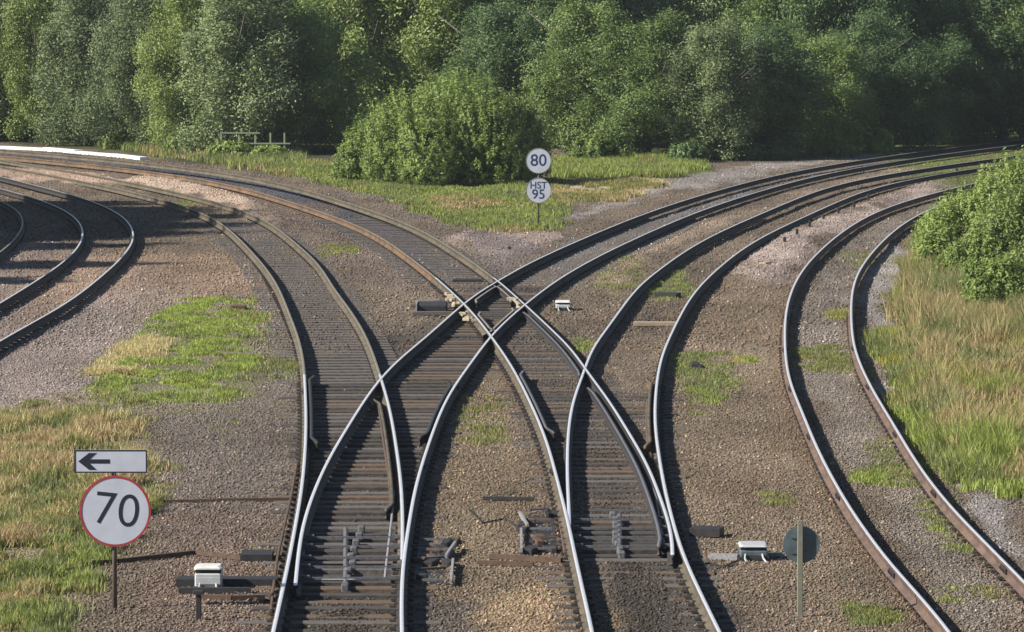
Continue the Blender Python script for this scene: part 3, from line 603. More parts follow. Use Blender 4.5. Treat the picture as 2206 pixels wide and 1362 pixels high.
for a in (
 ('timber_beam', [(381, 1262, 598, 1262, .34, .10)], 'dark timber carrying the white lidded box left of the left turnout', 'timber', 'dark_steel'),
 ('timber_beam', [(385, 1279, 540, 1279, .12, .07)], 'thin dark timber just in front of the one carrying the white lidded box', 'timber', 'dark_steel'),
 ('control_rod', [(135, 1222, 240, 1216, .05, .06), (240, 1216, 420, 1196, .05, .06), (420, 1196, 520, 1208, .05, .06)], 'long dark rod lying on the ballast behind the post of the 70 sign', 'rod', 'brown_steel'),
 ('control_rod', [(430, 1292, 500, 1294, .10, .06), (500, 1294, 570, 1292, .10, .06)], 'short dark rod lying just in front of the white lidded box', 'rod', 'brown_steel'),
 ('control_rod', [(340, 1084, 470, 1082, .04, .04), (470, 1082, 636, 1080, .06, .05)], 'thin rod from the 70 disc to the left turnout rails', 'rod', 'brown_steel'),
 ('control_rod', [(1040, 1078, 1150, 1080, .09, .05)], 'short dark rod on the gravel between the turnouts, behind the gear trays', 'rod', 'dark_steel'),
 ('control_rod', [(1055, 1205, 1210, 1214, .08, .07)], 'longer rusty rod in front of the gear tray touching the right turnout', 'rod', 'brown_steel'),
 ('control_rod', [(1030, 1218, 1150, 1222, .08, .06)], 'shorter rusty rod, nearer of the pair left of the right turnout', 'rod', 'brown_steel'),
 ('cable_duct', [(1648, 1200, 1690, 1200, .05, .05)], 'short grey rod between the grey box and the dark round sign', 'rod', 'steel_grey'),
 ('steel_duct', [(1490, 1154, 1555, 1156, .36, .12)], 'dark flat duct right of the right turnout behind the grey box', 'duct', 'dark_steel'),
 ('control_rod', [(1530, 1206, 1590, 1208, .12, .08)], 'short grey drive rod joining the grey box to the right turnout', 'rod', 'steel_grey'),
 ('steel_duct', [(520, 1205, 588, 1205, .55, .09)], 'black duct cover at the left foot of the left turnout above the white lidded box', 'duct', 'dark_steel'),
 ('timber_beam', [(1365, 702, 1455, 702, .3, .08)], 'pale brown timber lying across the track right of the small white box', 'timber', 'plank'),
 ('timber_beam', [(1415, 640, 1462, 641, .5, .10)], 'dark timber lying across the track behind the pale brown one', 'timber', 'dark_steel'),
 ('steel_duct', [(975, 609, 1040, 609, .5, .08)], 'black cover plate between the rails just behind the diamond crossing', 'duct', 'dark_steel'),
 ('timber_beam', [(500, 666, 530, 666, .5, .08)], 'small dark timber at the end of a sleeper behind the bright green weeds', 'timber', 'brown_steel'),
): o = objorigin(beams(a[0], a[1], a[2], a[3], a[4]))
for pts, z_, lab in (([(478, 1268), (520, 1285), (570, 1300), (600, 1296)], .03, 'black cable looping from the white lidded box to the left turnout'), ([(1590, 1212), (1560, 1225), (1530, 1218), (1500, 1222)], .03, 'black cable curling from the flat grey box to the right turnout'), ([(1010, 1100), (1040, 1130), (1090, 1120), (1120, 1145)], .02, 'black cable lying on the gravel left of the gear tray of the right turnout')):
    b = MB(); b.tube([P3(x, y, z_) for x, y in pts], .014, 6); tag(objorigin(b.build('cable', M['dark_steel'])), lab, 'cable')
# point machine left of the diamond
q = gp(945, 672); t = empty('point_machine', (q[0], q[1], 0), 'low black point machine with a pale rim left of the diamond crossing', 'point machine')
m = MB(); m.bbox((-.15, 0, .10), (.72, 1.2, .22), .03); m.build('casing', M['dark_steel'], t)
m = MB(); m.bar((-.52, -.7, .12), (-.52, .7, .12), .03, .24); m.bar((-.52, .68, .24), (0, .68, .24), .04, .03); m.build('rim', M['steel_grey'], t)
m = MB(); m.bar((-.6, -1.1, .05), (.55, -1.1, .05), .25, .08); m.bar((-.7, 1.3, .05), (.4, 1.3, .05), .3, .08); m.build('base_timber', M['timber'], t)
def tray(px, py, wpx, hpx, label, flip=1):
    a = gp(px, py+hpx/2); b = gp(px, py-hpx/2); s = sc(py); wd = wpx/s; L = b[1]-a[1]; c = (a+b)/2
    t = empty('gear_tray', (c[0], c[1], 0), label, 'gear tray'); m = MB()
    m.box((flip*wd*.08, 0, -.01), (wd*.7, L*.85, .05)); m.build('tray', M['dark_steel'], t); r = random.Random(px)
    for k in range(14):
        m = MB(); m.bbox((r.uniform(-.4, .42)*wd, r.uniform(-.46, .46)*L, .04), (r.uniform(.05, .2), r.uniform(.12, .5), r.uniform(.04, .12)), .01, rz=r.uniform(-.3, .3)); m.build('mechanism', M['brown_steel' if k % 4 == 0 else 'dark_steel'], t)
    for k in range(5): m = MB(); y_ = (-.45+.22*k)*L; m.bar((-wd*r.uniform(.2, .45), y_, .07), (wd*r.uniform(.3, .48), y_+r.uniform(-.2, .2), .08), .045, .03); m.build('link_bar', M['brown_steel' if k % 2 else 'rod_grey'], t)
    for pa, pb in (((-flip*wd*.45, -L*.5, .08), (-flip*wd*.45, -L*.05, .08)), ((-flip*wd*.28, L*.02, .09), (-flip*wd*.47, L*.3, .10))): m = MB(); m.bar(pa, pb, .035, .06); m.build('link_bar', M['steel_grey'], t)
tray(1160, 1150, 84, 96, 'tray of dark linkage touching the left rail of the right turnout')
tray(935, 1216, 92, 100, 'tray of dark linkage right of the left turnout near the bottom edge', -1)
# stub post in front of the box
q = gp(428, 1336); t = empty('stub_post', (q[0], q[1], 0), 'short black stub post in front of the white lidded box', 'post')
m = MB(); m.bbox((0, 0, .12), (.07, .07, .44), .008); m.build('post', M['dark_steel'], t); m = MB(); m.bbox((0, 0, .36), (.14, .12, .05), .008); m.build('cap', M['dark_steel'], t)
# row of short black posts
for k, (x, y) in enumerate([(1690, 530), (1717, 514), (1744, 498), (1774, 480), (1806, 466), (1840, 453), (1871, 434), (2061, 378)]):
    q = gp(x, y); m = MB(); hh = .2+.06*((k*7) % 3)/2; m.bbox((0, 0, hh/2-.02), (.085, .085, hh+.05), .01); m.tube([(0, 0, hh), (0, 0, hh+.03)], .03, 8)
    if k == 0: first = m.build('marker_post', M['dark_steel']); o = first
    else: o = m.build('marker_post', M['dark_steel'])
    o.location = (q[0], q[1], .04)
    nth = ['nearest', 'second nearest', 'third nearest', 'fourth nearest', 'fifth nearest', 'sixth nearest', 'second farthest', 'farthest'][k]
    tag(o, 'short black post, %s of the row on the pink ballast between the right tracks' % nth, 'marker post', 'short black posts on the pink ballast')
q = gp(1097, 545); m = MB(); m.bbox((0, 0, .08), (.07, .07, .24), .01); o = m.build('marker_post', M['dark_steel']); o.location = (q[0], q[1], 0); tag(o, 'single tiny black post standing behind the diamond crossing', 'marker post')
m = MB(); m.bar((-.3, -.35, .07), (.1, .35, .10), .14, .09); m.bar((.08, .2, .12), (.3, .5, .13), .2, .1); o = m.build('plank', M['plank']); q = gp(1637, 580); o.location = (q[0], q[1], 0); tag(o, 'pale plank lying on the ballast left of the siding', 'plank')
m = MB(); m.bbox((0, 0, .05), (.2, .5, .12), .03); m.bbox((.12, -.2, .04), (.1, .2, .09), .02); o = m.build('scrap_block', M['dark_steel']); q = gp(1497, 792); o.location = (q[0], q[1], 0); tag(o, 'small black block on the gravel beside the green weeds right of the right turnout', 'block')
# white kerb far left
m = MB(); K = [gp(x, y) for x, y in [(-260, 306), (-120, 313), (0, 320), (100, 325), (170, 331), (240, 337), (311, 345)]]
for k in range(len(K)-1):
    g_ = .02*(K[k+1]-K[k])/np.linalg.norm(K[k+1]-K[k])
    a, b = K[k]+g_, K[k+1]-g_; m.bar((a[0], a[1], .05), (b[0], b[1], .05), .4, [.14, .10, .13, .20, .11, .15][k])
tag(objorigin(m.build('platform_kerb', M['white_wall'])), 'low whitewashed kerb along the far track at the left edge', 'kerb')
# pale fence in the left wood edge
q = gp(545, 337); t = empty('wooden_fence', (q[0], q[1], 0), 'pale post and rail fence half hidden in the shrubs left of the dark gap', 'fence')
for x in (-1.35, -.6, .1, .75, 1.35):
    m = MB(); m.bbox((x, .05, .45), (.07, .07, 1.1), .008); m.build('post', M['fence'], t)
for z_, a, b in ((1.0, -1.4, .3), (.55, -.7, 1.6)): m = MB(); m.bar((a, 0, z_), (b, 0, z_), .03, .06); m.build('fence_rail', M['fence'], t)
# ---------------------------------------------------------------- grass and weeds
GREEN = [(.17,.20,.07), (.22,.25,.09), (.13,.16,.055), (.28,.29,.12)]; BRIGHT = [(.27,.34,.075), (.34,.40,.10), (.21,.27,.06)]
TAN = [(.46,.35,.18), (.55,.43,.24), (.38,.28,.15), (.30,.27,.12)]; STRAW = [(.55,.46,.22), (.45,.40,.18), (.62,.54,.3)]
YEL = [(.42,.36,.07), (.33,.33,.08), (.24,.27,.07)]; OLIVE = [(.20,.22,.06), (.26,.25,.09)]
def grass(name, pts, n, hmin, hmax, pal, label, thr=.35, ns=1.2, bw=.014, blades=6, seed=0, soft=1.1, spread=.08, lean=.75):
    r = np.random.default_rng(seed+100); q = gp([p[0] for p in pts], [p[1] for p in pts]); lo, hi = q.min(0), q.max(0)
    x = lo[0]+(hi[0]-lo[0])*r.random(n*3); y = lo[1]+(hi[1]-lo[1])*r.random(n*3)
    wx = x+(fbm(x, y/3, 1.2, 51)-.5)*1.1; wy = y+(fbm(x+50, y/3, 1.2, 57)-.5)*6
    k = poly_w(wx, wy, pts, soft); dn = fbm(x, y/2.2, ns, seed+7); keep = (k > .15+.6*r.random(len(x))) & (dn > thr-.05+.22*r.random(len(x))); x, y, dn = x[keep][:n], y[keep][:n], dn[keep][:n]
    bw = bw*.75; N = len(x)*blades; bx = np.repeat(x, blades)+r.normal(0, spread, N); by = np.repeat(y, blades)+r.normal(0, spread, N)
    hh = np.repeat(hmin+(hmax-hmin)*np.clip((dn-thr)*2.2, 0, 1)*(.5+.5*r.random(len(x))), blades)*(.55+.6*r.random(N)); z = gz(bx, by)
    th = r.random(N)*6.28; lx, ly = np.cos(th)*hh*lean*r.random(N), np.sin(th)*hh*lean*r.random(N); ph = r.random(N)*3.14; wv = bw*(.6+.8*r.random(N)); ux, uy = np.cos(ph)*wv, np.sin(ph)*wv
    V = np.stack([np.stack([bx-ux, by-uy, z-.01], 1), np.stack([bx+ux, by+uy, z-.01], 1), np.stack([bx+lx*.4+ux*.7, by+ly*.4+uy*.7, z+hh*.6], 1), np.stack([bx+lx*.4-ux*.7, by+ly*.4-uy*.7, z+hh*.6], 1), np.stack([bx+lx, by+ly, z+hh], 1)], 1)
    a = np.arange(N)[:, None]*5; Fq = a+np.array([[0,1,2,3]]); Ft = a+np.array([[3,2,4]])
    tot = sum(w_ for _, w_ in pal); pn = np.clip(.5+(fbm(np.repeat(x, blades), np.repeat(y, blades)/2.2, ns*1.3, seed+19)-.5)*2.4+r.normal(0, .12, N), 0, .999)*tot
    cc = np.zeros((N, 3)); acc = 0
    for cl, w_ in pal:
        msk = (pn >= acc) & (pn < acc+w_); acc += w_; cl = np.array(cl); cc[msk] = cl[r.integers(0, len(cl), msk.sum())]
    cc *= (.7+.6*r.random((N, 1)))
    return tag(mesh_np(name, V.reshape(-1, 3), [Fq, Ft], M['grass'], col=np.repeat(cc, 5, 0)), label, 'grass', kind='stuff')
grass('grass', [(2060,470),(1995,560),(1950,690),(1970,800),(1995,940),(2060,1000),(2206,1050),(2700,1120),(2800,480)], 36000, .2, .75, [(GREEN,2),(TAN,3.2),(OLIVE,1.2),(BRIGHT,.8)], 'tall tan and green grass on the bank right of the siding', .28, 1.0, .013, 9, 1)
grass('grass', [(1900,715),(1960,740),(2000,900),(2080,1000),(2206,1040),(2206,1075),(2060,1025),(1980,960),(1950,850),(1890,770)], 5000, .12, .4, [(BRIGHT,2),(GREEN,2),(YEL,.5)], 'bright green grass fringe along the right hand siding', .2, .8, .014, 6, 2)
grass('grass', [(1960,600),(2060,630),(2300,690),(2300,770),(2100,755),(1965,720)], 6000, .3, 1.0, [(GREEN,2),(TAN,2),(OLIVE,1)], 'tall mixed grass at the foot of the bushes on the right bank', .2, .9, .012, 7, 33)
grass('wildflowers', [(2000,815),(2080,820),(2090,860),(1990,870)], 200, .3, .55, [(YEL,1)], 'yellow flowering weeds in the tan grass at the right', .1, .8, .02, 6, 3)
grass('grass', [(-100,1060),(100,1070),(240,1110),(320,1080),(240,1180),(190,1240),(130,1300),(140,1380),(-100,1400)], 10000, .08, .38, [(GREEN,3),(BRIGHT,1.5),(OLIVE,1.5),(TAN,.6)], 'green grass in the lower left corner around the 70 sign post', .43, .45, .012, 7, 4)
grass('grass', [(-100,900),(60,890),(200,900),(300,960),(280,1080),(140,1160),(-100,1180)], 11000, .12, .42, [(TAN,3),(STRAW,1.2),(OLIVE,1.5),(GREEN,.8)], 'dry tan grass left of the 70 sign', .46, .45, .012, 7, 5)
grass('weeds', [(20,860),(290,850),(330,950),(360,1080),(320,1090),(260,930),(60,910)], 3200, .05, .2, [(OLIVE,2),(GREEN,2),(TAN,1)], 'olive weeds on the gravel behind the arrow plate', .52, .4, .012, 7, 6)
grass('weeds', [(340,680),(400,645),(480,650),(545,700),(530,745),(500,860),(370,868),(300,850),(240,830),(320,760)], 10000, .04, .17, [(GREEN,1),(BRIGHT,2),([(.32,.41,.07),(.37,.45,.10)],2.5),(OLIVE,.8)], 'vivid green weeds in the gravel left of the left turnout', .47, .42, .012, 8, 7, 2.2)
grass('weeds', [(300,640),(560,600),(640,760),(640,900),(420,960),(230,880)], 1500, .02, .12, [(OLIVE,2),(GREEN,2),(BRIGHT,1)], 'thin scattered weeds in the gravel round the vivid green patch', .5, .3, .011, 6, 30, 2)
grass('weeds', [(650,500),(1000,560),(1200,560),(1500,500),(1900,470),(1850,700),(2000,1100),(2100,1362),(1560,1362),(1500,1000),(1050,900),(1000,1300),(620,1362),(480,1250),(400,1000),(640,800)], 2600, .02, .10, [(OLIVE,3),(GREEN,2),(YEL,.3)], 'tiny weeds scattered thinly over the ballast between all the tracks', .6, .5, .011, 6, 31, 1)
grass('grass', [(205,790),(330,730),(345,770),(300,800),(215,810)], 1800, .05, .2, [(STRAW,3),(TAN,1)], 'straw coloured dead grass beside the vivid green weeds', .3, .8, .012, 7, 8)
grass('weeds', [(540,770),(640,780),(640,810),(545,820)], 300, .05, .15, [(GREEN,2),(OLIVE,2)], 'thin weeds against the outer rail of the left turnout', .4, .4, .012, 7, 9)
grass('grass', [(560,360),(700,352),(860,395),(1190,395),(1235,425),(1190,490),(1110,506),(975,480),(820,418),(660,380)], 15000, .06, .3, [(GREEN,2),(BRIGHT,2.5),(OLIVE,1.5),(TAN,1)], 'green grass wedge in front of the round bush and behind the 80 sign', .3, 1.5, .02, 7, 10)
grass('grass', [(1190,392),(1440,391),(1400,405),(1320,436),(1200,424)], 4500, .1, .35, [(STRAW,2),(TAN,1.2),(OLIVE,1)], 'strip of pale straw grass right of the 80 sign', .5, 1.5, .02, 7, 11)
grass('grass', [(1190,350),(1420,338),(1520,362),(1430,384),(1190,385)], 5500, .08, .4, [(GREEN,1),(BRIGHT,2),(OLIVE,.8)], 'bright green grass strip under the trees right of the 80 sign', .15, 2, .022, 7, 12)
grass('grass', [(-150,285),(20,294),(330,332),(560,368),(660,350),(640,325),(300,295),(-150,255)], 8000, .1, .5, [(GREEN,2),(BRIGHT,1),(OLIVE,1),(TAN,.4)], 'rank green grass along the foot of the left wood', .15, 2, .022, 7, 13)
for k, (pts, n, pal, lab) in enumerate([
 ([(1480,775),(1540,760),(1590,800),(1570,850),(1500,905),(1480,850)], 1700, [(GREEN,3),(BRIGHT,1)], 'green weeds in the gravel right of the right turnout'),
 ([(1590,770),(1625,770),(1625,785),(1590,785)], 110, [(YEL,1),(BRIGHT,1)], 'tiny yellow green weed right of the right turnout'),
 ([(1710,745),(1830,760),(1860,800),(1830,820),(1720,800)], 1000, [(GREEN,2),(OLIVE,2)], 'weeds between the siding rails in the middle of their bend'),
 ([(1785,665),(1828,665),(1828,690),(1785,690)], 300, [(YEL,1),(OLIVE,2),(TAN,1)], 'yellowed tuft between the siding rails'),
 ([(1825,545),(1870,540),(1875,575),(1835,575)], 260, [(OLIVE,2),(GREEN,2)], 'small green tuft between the farthest visible siding rails'),
 ([(1900,990),(1935,950),(1985,990),(2000,1040),(1900,1050),(1850,1040)], 1300, [(GREEN,2),(OLIVE,1),(BRIGHT,1.5)], 'green tufts against the far rail of the siding'),
 ([(2010,1070),(2050,1080),(2070,1140),(2090,1190),(2010,1150)], 900, [(GREEN,2),(BRIGHT,1)], 'green tuft spilling over the far siding rail near the right edge'),
 ([(1650,1060),(1690,1065),(1690,1090),(1650,1090)], 160, [(GREEN,1),(OLIVE,1)], 'tiny tuft of weed on bare gravel above the dark round sign'),
 ([(1840,1300),(1920,1310),(1920,1350),(1850,1355)], 600, [(GREEN,2),(OLIVE,1)], 'green tuft at the bottom edge left of the siding'),
 ([(2020,1270),(2140,1265),(2160,1300),(2040,1300)], 500, [(OLIVE,2),(BRIGHT,1)], 'thin weeds between the siding rails at the bottom right'),
 ([(1390,625),(1440,585),(1480,595),(1470,640),(1400,655)], 900, [(GREEN,2),(BRIGHT,2)], 'green weeds between the rails of the track right of the small white box'),
 ([(1310,560),(1370,545),(1400,600),(1260,640)], 600, [(OLIVE,2),(GREEN,1)], 'dull green weeds on the gravel behind the small white box'),
 ([(1235,735),(1275,730),(1270,760),(1245,760)], 180, [(GREEN,1),(BRIGHT,1)], 'green tuft in the angle of the right turnout crossing'),
 ([(690,525),(740,525),(760,550),(700,555)], 350, [(BRIGHT,1),(OLIVE,2)], 'small light green weeds between the two main lines on the left'),
 ([(390,430),(420,440),(412,460),(385,455)], 200, [(OLIVE,1),(BRIGHT,1)], 'weed tuft growing over the near left main rail'),
 ([(980,870),(1080,860),(1090,960),(1010,960)], 350, [(OLIVE,2),(GREEN,1)], 'sparse olive weeds in the gravel between the two turnouts'),
 ([(690,1200),(740,1200),(745,1228),(695,1228)], 200, [(BRIGHT,1),(OLIVE,1)], 'weeds growing between the timbers of the left turnout'),
 ]): grass('weeds', pts, n, .03, .15, pal, lab, .45, .3, .011, 7, 40+k, 1.0)
# ---------------------------------------------------------------- trees
def leaves(C, Nrm, n, r, size, sig, drop=0.0, up=.25):
    """n leaves around every cluster centre"""
    k = len(C); c = np.repeat(C, n, 0); nr = np.repeat(Nrm, n, 0); N = len(c); rad = np.repeat(sig, n)
    p = c+r.normal(0, 1, (N, 3))*rad[:, None]*np.array([1, 1, .8+drop])
    nn = nr*.9+r.normal(0, .5, (N, 3)); nn[:, 2] += up; nn /= np.linalg.norm(nn, axis=1)[:, None]
    t = np.cross(nn, r.normal(0, 1, (N, 3))); t /= np.linalg.norm(t, axis=1)[:, None]; b = np.cross(nn, t); s_ = size*(.6+.8*r.random(N))[:, None]
    V = np.stack([p-t*s_, p-b*s_*.42, p+t*s_, p+b*s_*.42], 1)
    shade = np.repeat(np.clip(r.normal(.5, .17, k), 0, 1), n)+r.normal(0, .13, N)
    return V.reshape(-1, 3), np.repeat(np.clip(shade, 0, 1), 4)
def crown_mesh(name, blobs, nc, n, size, sig, seed, mt, drop=0.0, inner=.12):
    r = np.random.default_rng(seed); B = np.array(blobs, float); ar = (B[:, 3]*B[:, 5]); pick = r.choice(len(B), nc, p=ar/ar.sum()); b = B[pick]
    d = r.normal(0, 1, (nc, 3)); d /= np.linalg.norm(d, axis=1)[:, None]; ph = fbm(d[:, 0]*3+pick*7, d[:, 2]*3+d[:, 1]*2, .6, seed)
    rad = .80+.36*(ph-.5)*2*.5+.12*r.random(nc); rad = np.where(r.random(nc) < inner, rad*.6, rad)
    C = b[:, :3]+d*b[:, 3:6]*rad[:, None]; ok = C[:, 2] > .15; C, d = C[ok], d[ok]
    V, sh = leaves(C, d, n, r, size, sig*(.6+.8*r.random(len(C))), drop); q = len(V)//4
    return mesh_np(name, V, np.arange(q*4).reshape(-1, 4), mt, col=np.stack([sh]*3, 1), link=False)
def trunk_mesh(h, r0, seed, limbs=7, spread=.35):
    R_ = random.Random(seed); m = MB(); pts = [(0, 0, -.3)]; x = y = 0
    for k in range(1, 7): x += R_.uniform(-.04, .04)*h; y += R_.uniform(-.04, .04)*h; pts.append((x, y, h*.8*k/6))
    m.tube(pts, r0, 8, r1=r0*.25)
    for k in range(limbs):
        b = pts[R_.randint(2, 5)]; a = R_.uniform(0, 6.28); L = h*spread*R_.uniform(.6, 1.1)
        m.tube([b, (b[0]+cos(a)*L*.5, b[1]+sin(a)*L*.5, b[2]+L*.35), (b[0]+cos(a)*L, b[1]+sin(a)*L, b[2]+L*.8)], r0*.4, 6, r1=r0*.08)
    return m
def blobset(h, wd, seed, n=16, low=.1, top=1.0, tall=1.0):
    """core plus limb masses of uneven size: an uneven outline with bays between them"""
    R_ = random.Random(seed); out = [(0, 0, h*.45, wd*.30, wd*.30, h*.34)]
    for k in range(n):
        f_ = (k+.5)/n; z = h*(low+(top-low)*.9*f_)+R_.uniform(-.04, .04)*h; env = math.sin(pi*min(1, .25+.70*f_))**.6; a = k*2.4+R_.uniform(-.6, .6); rr = wd*.5*env*R_.uniform(.4, .95)
        br = wd*R_.uniform(.08, .17)*(.7+.4*env); out.append((cos(a)*rr, sin(a)*rr, z, br, br, br*R_.uniform(.8, 1.3)*tall))
    for k in range(n):
        a = R_.uniform(0, 6.28); z = h*R_.uniform(.35, 1.0); rr = wd*.5*R_.uniform(.5, 1.05)*math.sin(pi*min(.97, .2+.74*z/h))**.6; br = wd*R_.uniform(.05, .10); out.append((cos(a)*rr, sin(a)*rr, z, br, br, br*1.5*tall))
    return out
PROTO = {}
def proto(key, h, wd, mt, seed, nc, n, size, sig, drop=0, nb=16, low=.1, tall=1.0):
    me = crown_mesh('crown', blobset(h, wd, seed, nb, low, 1.0, tall), nc, n, size, sig, seed, LEAF[mt], drop)
    tm = trunk_mesh(h, wd*.03+.05, seed); tr = tm.build('trunk', M['bark'], None, True); COL.objects.unlink(tr)
    PROTO[key] = (h, wd, me, tr)
proto('silver_a', 8, 4.2, 'silver', 11, 2300, 34, .066, .20, .5, 30, .04, 1.5)
proto('silver_b', 8, 4.8, 'silver', 12, 2400, 34, .066, .21, .3, 32, .04, 1.3)
proto('mid_a', 8, 6.0, 'mid', 13, 2700, 34, .07, .22, 0, 34, .04)
proto('mid_b', 8, 5.4, 'mid', 14, 2600, 34, .07, .21, .3, 34, .04, 1.2)
proto('dark_a', 8, 6.0, 'dark', 15, 2700, 34, .07, .22, 0, 34, .04)
proto('dark_b', 8, 5.4, 'dark', 18, 2600, 34, .07, .21, .3, 34, .04, 1.2)
proto('light_a', 8, 5.2, 'light', 16, 2500, 34, .07, .21, .2, 32, .04, 1.2)
def tree(name, kind, x, base, wpx, top, label, group=None, cat='tree', zadd=0, yadd=0, rz=None, X=None):
    h0, w0, cm, tr = PROTO[kind]
    if X is None: q = gp(x, base); s = sc(base); h = (base-top)/s; wd = wpx/s; lx, ly = q[0], q[1]+yadd
    else: lx, ly, h, wd = X
    z = float(gz([lx], [ly])[0])
    e = empty(name, (lx, ly, z), label, cat, group, rz=random.uniform(0, 6.28) if rz is None else rz); e.scale = (wd/w0, wd/w0, (h-zadd)/h0)
    c = bpy.data.objects.new('crown', cm.data); COL.objects.link(c); c.parent = e
    t = bpy.data.objects.new('trunk', tr.data); COL.objects.link(t); t.parent = e
    return e
T = [
 ('willow_tree','silver_b', -30,302,240, -60,'grey green tree at the left edge behind the white kerb'),
 ('willow_tree','light_a',  90,306,170, -20,'narrow light tree behind the middle of the white kerb'),
 ('willow_tree','silver_a', 190,312,190, -50,'silvery willow rising above the right half of the white kerb'),
 ('willow_tree','silver_b', 305,322,190, -30,'silvery tree directly behind the right end of the white kerb'),
 ('leafy_tree','light_a', 410,328,180, -10,'yellowish green tree right of the white kerb'),
 ('willow_tree','silver_a', 510,332,210, -40,'grey green tree behind the pale post and rail fence'),
 ('leafy_tree','mid_a', 620,326,270, 5,'big round topped tree left of the dark gap'),
 ('leafy_tree','dark_a', 815,306,230, 55,'dark shaded tree between the dark gap and the round bush'),
 ('leafy_tree','mid_b', 925,308,190, 20,'green tree rising behind the left half of the round bush'),
 ('leafy_tree','dark_b', 1085,318,230, 10,'tree rising behind the right half of the round bush'),
 ('leafy_tree','mid_b', 1265,338,220, 15,'mid green tree just right of the 80 sign'),
 ('leafy_tree','mid_a', 1395,342,260, 40,'broad mid green tree above the bright green grass strip'),
 ('willow_tree','silver_b', 1530,345,190, 50,'grey green tree above the left end of the pale stone shoulder'),
 ('leafy_tree','dark_a', 1650,340,220, 70,'dark tree behind the pale stone shoulder'),
 ('leafy_tree','mid_b', 1775,330,190, 90,'mid green tree behind the first small yellow green shrub on the right'),
 ('leafy_tree','dark_a', 1890,322,220, 50,'dark tree behind the narrow pale shrub on the right'),
 ('leafy_tree','dark_b', 2020,312,190, 80,'dark tree with lighter leaf clumps where the right hand tracks vanish'),
 ('leafy_tree','dark_a', 2150,305,240, -10,'very dark tree at the right edge above the vanishing tracks'),
]
for a in T: tree(a[0], a[1], a[2], a[3], a[4]*1.18, a[5], a[6])
back = 'tall tree in the wood whose crown rises behind the front trees to the top edge'
R2 = random.Random(5)
for k in range(15):
    lx = -27+3.9*k+R2.uniform(-.8, .8); tree('woodland_tree', ['light_a', 'mid_a', 'silver_b', 'light_a', 'mid_b'][(k*3) % 5] if k < 10 else ['dark_a', 'mid_b', 'dark_b'][k % 3], 0, 0, 0, 0, back, 'tall trees of the wood behind the front trees', X=(lx, 215+R2.uniform(-3, 3), 9.5+R2.uniform(-1, 2), 6+R2.uniform(-.6, .9)))
for k in range(12):
    lx = -31+5.6*k+R2.uniform(-1, 1); tree('woodland_tree', ['dark_a', 'mid_a', 'light_a', 'mid_b'][(k*3) % 4], 0, 0, 0, 0, back, 'tall trees of the wood behind the front trees', X=(lx, 236+R2.uniform(-4, 4), 13+R2.uniform(-1, 1.5), 7.5))
# trees standing left of the picture: they throw the shadow over the left tracks
for k, (lx, ly, h, wd) in enumerate([(-21.5, 119, 6.2, 4.5), (-20.5, 125.5, 6.8, 4), (-23, 139, 8.2, 6.5), (-22.5, 143, 8.8, 6.5), (-23, 148, 8.8, 7), (-24, 152, 8.6, 7), (-26, 156, 8.5, 7), (-22.5, 133.5, 7.5, 4.5), (-20.5, 145, 6, 5), (-20.5, 150, 6, 5), (-21, 138, 6.5, 4.5)]):
    tree('leafy_tree', ['mid_a', 'dark_a', 'mid_b'][k % 3], 0, 0, 0, 0, 'tree just outside the left edge that shades the left tracks', 'trees outside the left edge', X=(lx, ly, h, wd))
# bushes with upright shoots
def bush(name, px, base, wpx, top, label, mt, seed, shoots=1400, n=22, size=.075, lump=3, dep=.8, cat='bush', up=.8):
    q = gp(px, base); s = sc(base); h = (base-top)/s; wd = wpx/s/2; r = np.random.default_rng(seed); z0 = float(gz([q[0]], [q[1]+wd*dep])[0]); e = empty(name, (q[0], q[1]+wd*dep, z0), label, cat); B = []
    nb = 9+int(wd*2)
    for k in range(nb):
        a = k*2.4+r.normal(0, .3); rr = math.sqrt((k+.4)/nb)*.72; br = (.42-.16*rr+r.uniform(-.06, .08)); topz = h*(1-.78*rr**2)*r.uniform(.82, .98); hz = min(topz*.5, max(.5, h*.3)); B.append((cos(a)*rr*wd, sin(a)*rr*wd*dep, topz-hz, br*wd, br*wd*dep, hz))
        B.append((cos(a)*rr*wd*1.08, sin(a)*rr*wd*dep*1.08, (topz-hz)*.45, br*wd, br*wd*dep, (topz-hz)*.6+.1))
    B = np.array(B); pick = r.integers(0, len(B), shoots); b = B[pick]
    d = r.normal(0, 1, (shoots, 3)); d[:, 2] = d[:, 2]+.15; d /= np.linalg.norm(d, axis=1)[:, None]
    c = b[:, :3]+d*b[:, 3:]*(.72+.2*r.random((shoots, 1))); c[:, 2] = np.maximum(c[:, 2], .06)
    L = (.3+.6*r.random(shoots))*min(1., h/3.0)*(.45+.9*np.clip(c[:, 2]/h, 0, 1)); dirn = d*.5+np.array([0, 0, up])+r.normal(0, .14, (shoots, 3)); dirn /= np.linalg.norm(dirn, axis=1)[:, None]
    t_ = np.tile((np.arange(n)+.5)/n, shoots)-.35; C = np.repeat(c, n, 0)+np.repeat(dirn*L[:, None], n, 0)*t_[:, None]; V, sh = leaves(C, np.repeat(d, n, 0), 1, r, size, np.full(len(C), .05)*(1.2-np.clip(t_, 0, 1)), up=.25)
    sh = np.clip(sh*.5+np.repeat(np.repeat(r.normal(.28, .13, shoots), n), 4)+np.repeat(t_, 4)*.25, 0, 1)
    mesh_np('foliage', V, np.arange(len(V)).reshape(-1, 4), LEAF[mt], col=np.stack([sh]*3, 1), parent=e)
    m = MB()
    for k in range(9):
        a = k*.7+seed; m.tube([(0, 0, -.1), (cos(a)*wd*.2, sin(a)*wd*.2, h*.25), (cos(a)*wd*.4, sin(a)*wd*.35, h*.5)], .04, 5, r1=.012)
    m.build('stem', M['bark'], e); return e
